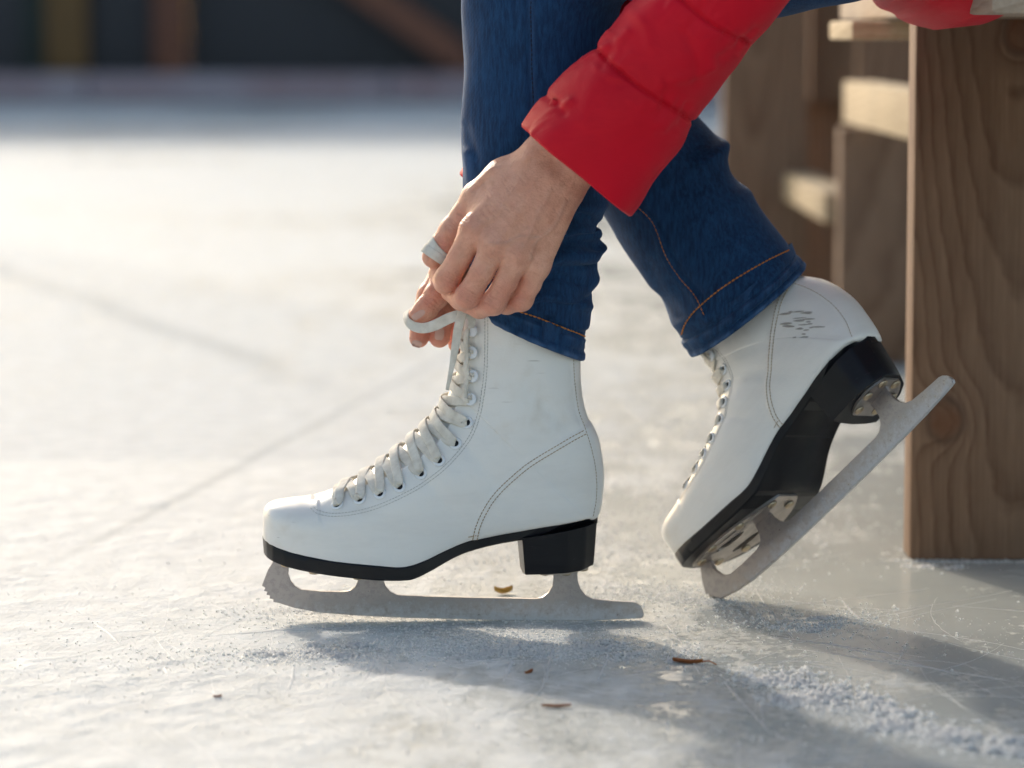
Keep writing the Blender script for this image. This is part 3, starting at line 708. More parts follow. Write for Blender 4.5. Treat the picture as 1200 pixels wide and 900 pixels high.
# criss-cross lacing
def hit_in(p, d, off):
    h = bvh.ray_cast(Vector(p + d * .12), Vector(-d))
    return (np.array(h[0]) + d * off) if h[0] is not None else p + d * off
def lacing():
    mb = MB(); K = len(EN)
    for i in range(K - 1):
        ax = np.array([EN[i+1][-1][0][0] - EN[i][-1][0][0], 0, EN[i+1][-1][0][2] - EN[i][-1][0][2]]); ax /= np.linalg.norm(ax)
        up = np.array([-ax[2], 0, ax[0]])
        for sd, lift in ((-1, .0030), (1, .0017)):
            hook = i >= len(EYE) - 1
            a, na = EN[i][sd]; b, nb = EN[i + 1][-sd]
            if i < len(EYE) : a = a - na * .001
            else: a = a + na * .0022
            b = b + nb * (.0022 if i + 1 >= len(EYE) else .0002)
            pts = [a, a + na * .0022 + up * .0018]; nn_ = [na, na]
            for q in (.10, .22, .36, .5, .64, .78, .90):
                w_ = a * (1 - q) + b * q; d = up * (.35 + math.sin(math.pi * q)) + np.array([0, 1, 0]) * (q - .5) * 1.9 * (-sd); d /= np.linalg.norm(d)
                pts.append(hit_in(w_ - up * .002, d, lift * (.75 + .5 * math.sin(math.pi * q)))); nn_.append(d)
            pts += [b + nb * .001]; nn_ += [nb]
            P = catmull(np.array(pts), 44); Nn = catmull(np.array(nn_), 44)
            V, Fc = ribbon(P, Nn, np.interp(np.linspace(0, 1, 44), [0, .12, .5, .88, 1], [.0045, .0072, .0080, .0072, .0048]), .0013); mb.add(V, Fc)
    # first bar across the toe and short verticals between the hooks
    a, na = EN[0][-1]; b, nb = EN[0][1]; pts = [a, a + na * .002]; nn_ = [na, na]
    for q in (.2, .35, .5, .65, .8):
        d = np.array([-.2, 0, .9]) * 1 + np.array([0, (q - .5) * 1.6, 0]); d /= np.linalg.norm(d); pts.append(hit_in(a * (1 - q) + b * q, d, .0018)); nn_.append(d)
    pts += [b + nb * .001]; nn_ += [nb]; V, Fc = ribbon(catmull(np.array(pts), 36), catmull(np.array(nn_), 36), .006, .0018); mb.add(V, Fc)
    for i in range(len(EYE), K - 1):
        for sd in (-1, 1):
            a, na = EN[i][sd]; b, nb = EN[i + 1][sd]; ax = np.array([-.0042, 0, 0])
            P = catmull(np.array([a + na * .0016 + ax * .3, a + na * .0022 + ax, (a + b) / 2 + na * .0022 + ax * 1.3, b + na * .0022 + ax, b + nb * .0016 + ax * .3]), 24)
            V, Fc = ribbon(P, np.repeat([na], 24, 0), .0042, .0016); mb.add(V, Fc)
    return obj('lace', mb.verts(), mb.F, MAT['lace'], SKATE, local=True)
lacing()
# sole with heel
SOLE_T = catmull(poly2([(308,628),(322,633.5),(343,639),(375,645),(401,648.8),(445.6,652.8),(470,654.6),(485.6,652.3),(503,645.7),(530,633),(556.7,623.4),(601,615.4),(645.6,607.9),(680,602.5),(700.5,599)]), 160)
SOLE_B = catmull(poly2([(309.5,647),(322,652),(343,657.5),(375,662.5),(401,665.8),(445.6,669.8),(476.7,670),(490,667.4),(507.8,659),(534,644.9),(556.7,637),(585,630.5),(612,626),(645,621),(700,612)]), 160)
FPX_ = np.array([[L2(b[0], 600)[0], e * .001] for f, b, wv, e in PAIRS[:20]] + [[L2(702, 600)[0], .0005]])
def foot_w(x): return np.interp(x, FPX_[:, 0], FPX_[:, 1])
def sole_mesh():
    prof = []; ns = 24; rows = []
    x0, x1 = SOLE_T[0, 0] - .0012, SOLE_T[-1, 0] + .0008
    for i in range(len(SOLE_T)):
        t, b = SOLE_T[i], SOLE_B[i]; wv = foot_w(t[0]) + .0016
        wv = max(wv, .004); ring = []
        for (k, f) in ((0, 0.97), (.12, 1.0), (.5, 1.0), (.88, 1.0), (1, .965)):
            p = t * (1 - k) + b * k; ring.append((p[0], -wv * f, p[1]))
        far_ = [(p[0], -p[1], p[2]) for p in ring[::-1]]
        rows.append(ring + far_)
    A = np.array(rows); n = A.shape[1]
    return A.reshape(-1, 3), grid_faces(len(A), n) + [tuple(range(n))[::-1], tuple((len(A)-1)*n + j for j in range(n))]
sole = obj('sole', *sole_mesh(), MAT['sole'], SKATE, local=True, sharp=40); fix_normals(sole)
def heel_mesh():
    xs0 = L2(612, 0)[0]; xs1 = L2(700.8, 0)[0]
    out = []
    xx = np.linspace(xs0, xs1, 26)
    xx = xs0 + (xs1 - xs0) * np.sin(np.linspace(0, math.pi / 2, 26))
    near = [(x, -(foot_w(x - .0004) + .0024)) for x in xx]; near[-1] = (xs1, 0)
    far_ = [(x, -y) for x, y in near[-2::-1]]
    br = [(xs0 - .004 * math.sin(a * math.pi), y) for a, y in zip((.25, .5, .75), np.linspace(far_[-1][1] * .6, near[0][1] * .6, 3))]
    out = near + far_ + [(x + .0075 * 0, y) for x, y in br]
    def zt(x): return np.interp(x, SOLE_B[:, 0], SOLE_B[:, 1]) + .0015
    zb = lambda x: np.interp(x, [L2(616, 0)[0], L2(661, 0)[0], L2(680, 0)[0], L2(694, 0)[0]], [L2(0, 666.5)[1], L2(0, 665)[1], L2(0, 663.4)[1], L2(0, 660)[1]])
    rows = []
    for k in (0, .25, .5, .75, .93, 1.0):
        row = []
        for x, y in out:
            f = 1 - .06 * k - (.02 if k == 1 else 0); xm = L2(655, 0)[0]; xb = xm + (x - xm) * (f - .02 * k); yb = y * f
            row.append((xb, yb, zt(x) * (1 - k) + zb(xb) * k))
        rows.append(row)
    A = np.array(rows); n = A.shape[1]; return A.reshape(-1, 3), grid_faces(len(A), n) + [tuple(range(n)), tuple((len(A)-1)*n + j for j in range(n))[::-1]]
heel = obj('heel', *heel_mesh(), MAT['sole'], sole, local=True, sharp=35); fix_normals(heel)
# blade
BL = [(307,686),(311,688.5),(309.3,692),(313.6,693),(312.3,696.5),(316.6,697.5),(316,701),(320.4,701.7),(320.6,705),(326,706),(345,712),(375,717.5),(420,721),(470,723.5),(512,724.5),(580,726.3),(645,727),(700,726.5),(745,724.5),(753,723.5),
 (754.5,720),(753.5,715),(751,710.5),(747,707),(742,705.3),(720,704),(695,701.5),(686.5,697.5),(680.5,690),(677.2,681),(676.5,673),(678,666),(681,661),(645,661),(647.5,668),(648.5,676),(647.5,686),(643,694),(635.5,699.8),(628,701.3),(560,700),(500,698.5),(466,697),(458,693.5),(452,687),(448.5,678.5),(447.5,671),(448,664),
 (420,662),(421,670),(420,679),(416.5,687),(411,691.5),(403,693.3),(375,692.6),(353,690.6),(345.5,686.5),(340.5,680),(338,672),(338.6,663.5),(343,655),(346,650),(327,648),(321,656.5),(314.5,667),(310.5,677)]
bl_out = poly2(BL); V, Fc = extrude_poly(bl_out, .0042)
blade = obj('blade', V, Fc, MAT['steel'], SKATE, local=True, sharp=30); fix_normals(blade)
bm = bmesh.new(); bm.from_mesh(blade.data); es = [e for e in bm.edges if len(e.link_faces) == 2 and e.calc_face_angle(0) > 1.2 and abs(e.verts[0].co.y - e.verts[1].co.y) < 1e-6]
bmesh.ops.bevel(bm, geom=es, offset=.0005, segments=2, affect='EDGES'); bm.to_mesh(blade.data); bm.free()
blade.data.polygons.foreach_set('use_smooth', [True] * len(blade.data.polygons)); blade.data.set_sharp_from_angle(angle=math.radians(30))
def plate(name, x0, x1, wfun, zfun, slots, screws, th=.0022):
    xs = np.linspace(x0, x1, 40); hw = [wfun((x - x0) / (x1 - x0)) for x in xs]
    out = [(x, -h) for x, h in zip(xs, hw)] + [(x, h) for x, h in zip(xs[::-1], hw[::-1])]
    holes = [[(cx + rx * math.cos(a), cy + ry * math.sin(a)) for a in np.arange(16) * math.pi / 8] for cx, cy, rx, ry in slots]
    V, Fc = extrude_poly(out, th, holes); V = np.array(V)
    V = np.c_[V[:, 0], V[:, 2], V[:, 1]]; V[:, 2] += np.array([zfun(x) for x in V[:, 0]]) - th * .45
    o = obj(name, V, Fc, MAT['plate'], SKATE, local=True, sharp=35); fix_normals(o)
    for cx, cy in screws: place(SCREW, 'screw', np.array([cx, cy, zfun(cx) - th * .95]), (0, 0, -1), o)
    return o
SCREW = mesh('screw', *lathe([(.0042, -.0004), (.0044, .0003), (.0036, .0012), (.0016, .0017)], 14), MAT['screw'])
zs = lambda x: float(np.interp(x, SOLE_B[:, 0], SOLE_B[:, 1]))
zh = lambda x: float(np.interp(x, [L2(616, 0)[0], L2(661, 0)[0], L2(694, 0)[0]], [L2(0, 666.5)[1], L2(0, 665)[1], L2(0, 660)[1]]))
xa, xb = L2(318, 0)[0], L2(480, 0)[0]; lx = lambda f: xa + (xb - xa) * f
plate('toe_plate', xa, xb, lambda t: .004 + .026 * max(0, math.sin(math.pi * min(1, t * .92 + .04))) ** .55, zs,
      [(lx(.40), -.011, .016, .0042), (lx(.40), .011, .016, .0042)],
      [(lx(.09), -.012), (lx(.09), .012), (lx(.30), -.023), (lx(.30), .023), (lx(.62), -.024), (lx(.62), .024), (lx(.90), -.012), (lx(.90), .012)])
xc, xd = L2(630, 0)[0], L2(691, 0)[0]; lx2 = lambda f: xc + (xd - xc) * f
plate('heel_plate', xc, xd, lambda t: .005 + .018 * max(0, math.sin(math.pi * (t * .9 + .08))) ** .5, zh, [], [(lx2(.15), -.012), (lx2(.15), .012), (lx2(.55), -.017), (lx2(.55), .017), (lx2(.88), -.009), (lx2(.88), .009)])
tag(SKATE, 'white leather figure skate standing flat on the ice, laces being tied', 'ice skate', 'pair of white skates')
SK2 = copy_tree(SKATE)
SK2.rotation_euler = (-.150, -.778, -.60); SK2.scale = (.975, .975, .975); SK2.location = (.2535, .040, 0)
_R = np.array(SK2.rotation_euler.to_matrix()) * .975; _B = np.array([v.co for v in blade.data.vertices]) @ _R.T
SK2.location.z = -_B[:, 2].min() - .0008                                                 # toe pick bites the ice
tag(SK2, 'white leather figure skate tipped on its toe with heel raised beside the bench', 'ice skate', 'pair of white skates')
boot2 = [c for c in SK2.children if c.name.startswith('boot')][0]
piv = L2(625, 570); za, zb_ = L2(0, 600)[1], L2(0, 470)[1]
def bend(P):
    P = np.array(P, float); P[:, 2] -= .7 * np.maximum(0, P[:, 2] - L2(0, 405)[1]); a = math.radians(15) * sstep(za, zb_, P[:, 2]); dx, dz = P[:, 0] - piv[0], P[:, 2] - piv[1]
    P[:, 0] = piv[0] + dx * np.cos(a) - dz * np.sin(a); P[:, 2] = piv[1] + dx * np.sin(a) + dz * np.cos(a); return P
for o in [boot2] + list(boot2.children) + [c for c in SK2.children if c.name.startswith('lace')]:          # ankle flexed forward in this boot
    if o.name.startswith(('eyelet', 'lace_hook')): 
        o.location = bend([o.location])[0] if o.name.startswith(('eyelet.', 'eyelet_hole', 'lace_hook')) else o.location; continue
    o.data = o.data.copy(); n_ = len(o.data.vertices); co = np.zeros(n_ * 3); o.data.vertices.foreach_get('co', co); o.data.vertices.foreach_set('co', bend(co.reshape(-1, 3)).ravel()); o.data.update()
mb = MB()
for k in range(22):                                                                        # dark rub marks on the heel
    c = L2(655 + rng.normal(0, 9), 548 + rng.normal(0, 11)); ln = rng.uniform(.003, .010); an = 2.35 + rng.normal(0, .05)
    P = []; Nn = []
    for t in np.linspace(-.5, .5, 6):
        p, n = on_boot(c[0] + ln * t * math.cos(an) * 1.3, c[1] + ln * t * math.sin(an), .00012); P.append(p); Nn.append(n)
    V, Fc = ribbon(P, Nn, rng.uniform(.0006, .0018) * np.array([.3, .8, 1, 1, .7, .2]), .0002, 6); mb.add(V, Fc)
obj('scuff_mark', mb.verts(), mb.F, MAT['scuff'], boot2, local=True)

# ------------------------------------------------------------------ person
PER = empty('person', (.12, .06, 0))
tag(PER, 'person in red puffer jacket and blue jeans bending to tie white skates on the bench', 'person')
def loft(pairs, Yc, n_t=160, n_a=96, pw=2.0):
    """tube from (front edge px, back edge px, depth radius m, depth shift m) stations"""
    R = []
    for f, b, dr, dy in pairs:
        a = U(*f, Yc + dy); c = U(*b, Yc + dy); R.append([*a, *c, dr])
    R = catmull(np.array(R), n_t); th = np.arange(n_a) * 2 * math.pi / n_a; A = []
    for r in R:
        c = (r[:3] + r[3:6]) / 2; h = (r[3:6] - r[:3]) / 2
        ct, st = np.cos(th), np.sin(th); e = 2 / pw
        A.append(c + np.outer(np.sign(ct) * abs(ct) ** e, h) + np.outer(np.sign(st) * abs(st) ** e, (0, -r[6], 0)))
    return np.array(A)
def loft_normals(A):
    du = np.gradient(A, axis=0); dv = np.roll(A, -1, 1) - np.roll(A, 1, 1); N = np.cross(du, dv); N /= np.linalg.norm(N, axis=2)[..., None] + 1e-12
    c = A.mean(1, keepdims=True); s = np.sign(((A - c) * N).sum((1, 2)))[:, None, None]; return N * s
def hem_in(A, th=.0036, depth=.02, end=0):
    """turn an open end inwards so that the cloth has thickness"""
    r = A[end]; c = r.mean(0); nx = A[1 if end == 0 else -2]; d = (nx - r); d /= np.linalg.norm(d, axis=1)[:, None] + 1e-12
    rad = (r - c); rl = np.linalg.norm(rad, axis=1)[:, None]
    rows = [r - rad / rl * th * .3 - d * th * .35, r - rad / rl * th - d * 0, r - rad / rl * th + d * depth]
    return np.concatenate([np.array(rows[::-1]), A] if end == 0 else [A, np.array(rows)], 0)
def vfold(A, lines, Y):
    N = loft_normals(A); sh = A.shape; V = A.reshape(-1, 3); N = N.reshape(-1, 3)
    for ln, amp, sig in lines: V = ridge(V, N, ln, Y, amp, sig)
    return V.reshape(sh)

# jeans: left (near) leg from hem up over the knee to the hip
LEG1 = [((556,364),(684,421),.043,0),((553,345),(687,396),.044,0),((551,325),(690,372),.045,0),((549,300),(696,335),.046,0),((546,275),(700,303),.047,0),((543,245),(702,272),.048,0),((541,205),(708,235),.050,0),((541,160),(712,185),.052,0),((542,100),(716,115),.054,0),
        ((543,40),(722,45),.056,0),((544,-25),(732,5),.060,0),((565,-90),(755,0),.064,0),((625,-135),(795,8),.066,0),((720,-155),(860,20),.070,0),((830,-165),(930,17),.074,0),((950,-172),(1000,2),.078,.0),((1080,-180),(1080,-28),.082,.0),((1200,-190),(1180,-42),.085,0),((1330,-210),(1310,-43),.09,.01)]
LEG2 = [((809,417),(941,311),.062,.002),((800,396),(932,297),.062,.002),((785,370),(914,275),.060,.006),((762,338),(888,243),.058,.012),((735,298),(862,207),.056,.018),((708,255),(838,165),.055,.024),((668,185),(806,118),.055,.034),((622,100),(775,50),.056,.046),
        ((575,20),(752,0),.060,.052),((545,-25),(748,-20),.062,.055),((545,-85),(760,-28),.066,.06),((610,-140),(800,-25),.068,.065),((720,-165),(860,-20),.072,.07),((850,-175),(940,-15),.076,.075),((1000,-185),(1040,-30),.082,.08),((1180,-195),(1170,-45),.085,.085),((1330,-215),(1310,-48),.09,.09)]
def leg_mesh(pairs, Yc, folds, sil, seed):
    A = loft(pairs, Yc, 420, 128); N = loft_normals(A); nt_, na = A.shape[:2]
    t = np.linspace(0, 1, nt_)[:, None]; th = (np.arange(na) * 2 * math.pi / na)[None]
    r_ = np.random.default_rng(seed); D = np.zeros((nt_, na))
    for k in range(26):                                                     # soft random cloth undulation
        f1, f2, p = r_.integers(1, 5), r_.uniform(4, 34), r_.uniform(0, 6.28)
        D += .00028 * np.sin(f1 * th + f2 * t * 2 + p)
    for t0, th0, amp, st, sth, sl in sil:                                   # bunched ridges seen at the calf side
        dth = (th - th0 + math.pi) % (2 * math.pi) - math.pi
        D += amp * np.exp(-(((t - t0) - sl * dth) / st) ** 2 - (dth / sth) ** 2)
    tj = t + 0 * th; D += (.0014 + .0006 * np.sin(19 * th + 1) * np.sin(7 * th)) * sstep(.058, .050, tj) - .0011 * np.exp(-((tj - .060) / .004) ** 2)      # turned-up hem
    A = A + N * D[..., None]
    A = vfold(A, folds, Yc - .03)
    return A
sil1 = [(.245, .05, .0085, .013, .75, -.022), (.216, .15, -.0040, .0065, .8, -.02), (.178, .1, .0034, .015, .8, -.02), (.142, .5, -.0020, .007, .8, -.03), (.073, .2, -.0030, .008, .9, -.006), (.286, .1, -.0045, .009, .7, -.02), (.325, .4, .0035, .014, .8, -.02), (.02, .4, -.0015, .006, 1.2, 0)]
f1 = [([(612,352),(640,345),(668,352),(690,362)], 0.0033, .0035), ([(610,330),(650,322),(690,335)], -0.0033, .004), ([(625,312),(660,300),(700,305)], 0.0039, .0045), ([(632,295),(665,282),(705,290)], -0.0042, .0035), ([(645,280),(680,268),(708,280)], 0.0042, .004), ([(650,262),(680,252),(702,262)], -0.0030, .003),
      ([(560,380),(600,395),(650,405)], 0.0018, .004), ([(643,372),(640,385),(636,398)], -0.0024, .0018), ([(548,180),(552,205),(556,230)], 0.0027, .004), ([(545,150),(556,185)], -0.0018, .004), ([(620,-20),(621,60),(624,130)], -0.0015, .0016), ([(614,-20),(615,60),(618,130)], 0.0015, .0025)]
A1 = leg_mesh(LEG1, 0.0, f1, sil1, 3)
sil2 = [(.10, 2.6, .003, .02, .8, .02), (.16, 2.8, -.003, .02, .8, .02), (.22, .4, .004, .02, .8, 0), (.30, .3, .007, .014, .7, 0), (.02, 1.5, -.002, .006, 1.5, 0)]
f2 = [([(737,236),(762,262),(778,300),(792,325),(812,345),(826,374)], .0018, .0024), ([(744,236),(768,260),(785,298),(798,322),(817,342)], -.0022, .0020), ([(720,290),(750,330),(775,350)], .002, .006), ([(800,330),(850,310),(880,285)], -.0015, .007), ([(830,345),(845,338),(860,330)], .0010, .004), ([(760,310),(775,345),(795,370)], -.0018, .005)]
A2 = leg_mesh(LEG2, .10, f2, sil2, 5)
def put_attr(o, name, vals):
    a = o.data.attributes.new(name, 'FLOAT', 'POINT'); a.data.foreach_set('value', np.asarray(vals, np.float32))
A1h, A2h = hem_in(A1), hem_in(A2); mb = MB()
for A in (A1h, A2h): mb.add(A.reshape(-1, 3), grid_faces(A.shape[0], A.shape[1]))
pel = loft([((1240,-150),(1330,-52),.20,0),((1290,-210),(1400,-50),.21,0),((1330,-260),(1470,-70),.20,0),((1330,-320),(1500,-170),.17,0)], .085, 30, 64); mb.add(pel.reshape(-1, 3), grid_faces(30, 64))
jeans = obj('jeans', mb.verts(), mb.F, MAT['denim'], PER); fix_normals(jeans)
JV = mb.verts()
def wearmap(V):
    n0 = A1h.size // 3; W = np.zeros(len(V)); px = V[:, [0, 2]]
    nr = A1h.shape[1]
    for off, A, k in ((0, A1h, 3), (n0, A2h, 3)):
        rows = A.shape[0]; t = np.arange(rows).repeat(A.shape[1]); a = np.tile(np.arange(A.shape[1]), rows) * 2 * math.pi / A.shape[1]
        seg = np.exp(-((t - 4) / 3.0) ** 2) * (.35 + .25 * np.sin(a * 9 + 1) + .2 * np.sin(a * 23)) + .25 * np.exp(-((t - 24) / 4.0) ** 2) * (.5 + .5 * np.sin(a * 17))
        W[off:off + len(t)] = np.clip(seg, 0, .6)
    for ln, amp, sg in (([(622,-20),(623,60),(625,130)], .28, .0016), ([(745,240),(768,264),(784,302),(797,324),(815,346)], .16, .0022), ([(645,375),(640,400)], .25, .0014), ([(548,185),(553,215)], .3, .003)):
        P = catmull(np.array([U(x, y, -.03)[[0, 2]] for x, y in ln]), 30); d, _ = seg_dist(px, P); W = W + amp * np.exp(-(d / sg) ** 2)
    return np.clip(W, 0, .7)
put_attr(jeans, 'wear', wearmap(JV))
jb = BVHTree.FromPolygons([Vector(v) for v in JV], mb.F)
def drape(path, Y, off):
    """project a pixel path onto the jeans from the camera side"""
    P, Nn = [], []
    for x, y in path:
        o = np.array([0, CAM_Y, CAM_Z]); d = U(x, y, Y) - o; d /= np.linalg.norm(d); h = jb.ray_cast(Vector(o), Vector(d))
        if h[0] is None: continue
        n = np.array(h[1]); n = n if n @ d < 0 else -n; P.append(np.array(h[0]) + n * off); Nn.append(n)
    return np.array(P), np.array(Nn)
def thread_line(name, path, mat, ln=.0028, gap=.0007, r=.00065):
    path = even(catmull(np.array(path, float), 60), .8); P, Nn = drape(path, 0, .0001); D = np.r_[0, np.cumsum(np.linalg.norm(np.diff(P, axis=0), axis=1))]; mb = MB(); s = 0
    while s + ln < D[-1]:
        q = [np.array([np.interp(v, D, P[:, c]) for c in range(3)]) for v in (s, s + ln / 2, s + ln)]; n = Nn[min(len(Nn) - 1, int(np.searchsorted(D, s)))]
        V, Fc = tube([q[0], q[1] + n * r * .8, q[2]], [r * .6, r, r * .6], 6); mb.add(V, Fc); s += ln + gap
    o = obj(name, mb.verts(), mb.F, mat, jeans); tag(o, kind='stuff'); return o
thread_line('hem_stitching', [(570,349),(600,362),(630,372),(660,384),(687,395)], MAT['thread_orange'])
thread_line('hem_stitching', [(799,392),(803,380),(815,364),(840,342),(870,322),(900,305),(925,293)], MAT['thread_orange'])
thread_line('seam_stitching', [(745,241),(765,262),(780,300),(795,324),(815,348),(826,372)], MAT['thread_orange'], r=.0004)
thread_line('seam_stitching', [(622,-10),(623,60),(625,128)], MAT['thread_blue'], r=.0005)

# jacket: body and two quilted sleeves
TOR = [((1096,35),(1340,-130),.17,0),((1062,25),(1405,-190),.19,0),((1024,0),(1380,-265),.20,0),((990,-60),(1330,-350),.20,0),((950,-150),(1250,-470),.20,0),((890,-260),(1150,-570),.20,0),((830,-380),(1020,-640),.17,0),((790,-460),(900,-660),.09,0),((760,-500),(850,-690),.07,0)]
AT = loft(TOR, .085, 260, 128, 2.3); tt = np.linspace(0, 1, 260)[:, None, None]
AT = AT + loft_normals(AT) * (.012 * (np.abs(np.sin(np.clip(tt - .16, 0, 1) * math.pi * 8)) ** .5 - 1) * sstep(.14, .22, tt)); AT = hem_in(AT, .05, .06)
SLV = [((612,146),(738,251),.050,0),((640,110),(768,208),.056,0),((665,82),(797,172),.058,-.002),((690,55),(815,140),.058,-.004),((715,27),(848,98),.060,-.006),((742,-5),(885,58),.062,-.008),((770,-38),(922,5),.062,-.01),((800,-75),(958,-40),.064,-.01),((840,-125),(985,-95),.064,-.01),((885,-190),(1010,-160),.064,-.008),((890,-260),(1035,-240),.064,-.004),((905,-360),(1065,-350),.066,0),((935,-470),(1100,-460),.068,.01),((975,-560),(1125,-570),.07,.03)]
SRV = [((538,202),(640,262),.042,0),((575,135),(690,195),.052,.01),((610,75),(735,130),.055,.02),((650,10),(780,65),.058,.03),((700,-60),(840,0),.060,.05),((770,-140),(900,-80),.062,.07),((850,-220),(985,-180),.064,.09),((890,-330),(1050,-320),.066,.10),((940,-470),(1110,-460),.07,.09)]
AL = loft(SLV, -.095, 320, 128, 2.1); AR = loft(SRV, .075, 220, 96, 2.1)
def quilt(A, lines, Y, seed, puff=()):
    N = loft_normals(A); sh = A.shape; V = A.reshape(-1, 3); Nf = N.reshape(-1, 3)
    for ln, amp, sig in lines: V = ridge(V, Nf, ln, Y, amp, sig, front=False)
    r_ = np.random.default_rng(seed); t = np.linspace(0, 1, sh[0])[:, None]; th = (np.arange(sh[1]) * 2 * math.pi / sh[1])[None]; D = 0 * (t + th)
    for k in range(30): D = D + .00035 * np.sin(r_.integers(1, 6) * th + r_.uniform(3, 30) * t + r_.uniform(0, 6.28))
    return V.reshape(sh) + N * D[..., None]
ql = [([(690,44),(701,60),(716,76),(740,96),(770,117),(800,135),(818,146)], -.0028, .0018), ([(690,44),(701,60),(716,76),(740,96),(770,117),(800,135),(818,146)], -.0028, .014),
      ([(750,-42),(775,-18),(797,0),(825,24),(850,40),(885,55)], -.0028, .0018), ([(750,-42),(775,-18),(797,0),(825,24),(850,40),(885,55)], -.0028, .014),
      ([(822,-120),(870,-95),(930,-70),(975,-60)], -.006, .006),
      ([(618,172),(626,150),(645,132),(668,118)], .0022, .0028), ([(612,160),(632,140),(650,128)], -.0016, .0022), ([(640,112),(652,122),(660,132)], -.002, .003), ([(700,92),(690,115),(685,140)], .0012, .006), ([(705,62),(720,52),(735,38)], .0020, .003), ([(700,80),(712,88),(725,92)], .0014, .003),
      ([(800,40),(815,70),(815,95)], -.0022, .004), ([(835,78),(812,88),(790,92)], .0022, .004), ([(770,150),(790,140),(812,128)], .0016, .005), ([(845,68),(860,60),(885,35)], -.0025, .004), ([(738,10),(755,30),(760,52)], .0014, .004), ([(715,40),(706,52)], .003, .003)]
for sm in (ql[0][0], ql[2][0]):                                                            # puckers along the quilting seams
    Q = even(catmull(np.array(sm, float), 60), 9.)
    for k in range(1, len(Q) - 1):
        d = Q[k + 1] - Q[k - 1]; d /= np.linalg.norm(d); nrm_ = np.array([-d[1], d[0]]); l1, l2 = rng.uniform(6, 22), rng.uniform(6, 22); j_ = rng.normal(0, 3, 2)
        ql.append(([tuple(Q[k] - nrm_ * l1 + j_), tuple(Q[k] + nrm_ * l2 - j_)], rng.choice([-1, 1]) * rng.uniform(.0006, .0014), .0024))
ql += [([(622,126),(650,158),(690,192),(748,236)], .0012, .012)]
AL = quilt(AL, ql, -.14, 11); AR = quilt(AR, [([(600,60),(660,100),(740,135)], -.005, .006), ([(670,-30),(740,0),(810,30)], -.005, .006)], .075, 12)
AL = hem_in(AL, .0045, .03); AR = hem_in(AR, .004, .03)
jacket = obj('jacket', AT.reshape(-1, 3), grid_faces(AT.shape[0], 128) + [tuple(range(128))], MAT['jacket'], PER); fix_normals(jacket)
for A in (AL, AR):
    s_ = obj('sleeve', A.reshape(-1, 3), grid_faces(*A.shape[:2]), MAT['jacket'], jacket); fix_normals(s_)
def cord(name, ln, Y):
    """quilting seam thread on the near sleeve"""
    V_ = AL.reshape(-1, 3); b = BVHTree.FromPolygons([Vector(v) for v in V_], grid_faces(*AL.shape[:2])); P = []
    for x, y in even(catmull(np.array(ln, float), 60), 1.5):
        o = np.array([0, CAM_Y, CAM_Z]); d = U(x, y, Y) - o; d /= np.linalg.norm(d); h = b.ray_cast(Vector(o), Vector(d))
        if h[0] is not None: P.append(np.array(h[0]) + np.array([0, -.0001, 0]))
    mb = MB()
    for k in range(0, len(P) - 3, 3): mb.add(*tube([P[k], P[k+1], P[k+2]], .00032, 5))
    tag(obj(name, mb.verts(), mb.F, MAT['jacket'], jacket), kind='stuff')
cord('quilting_stitches', ql[0][0], -.14); cord('quilting_stitches', ql[2][0], -.14)

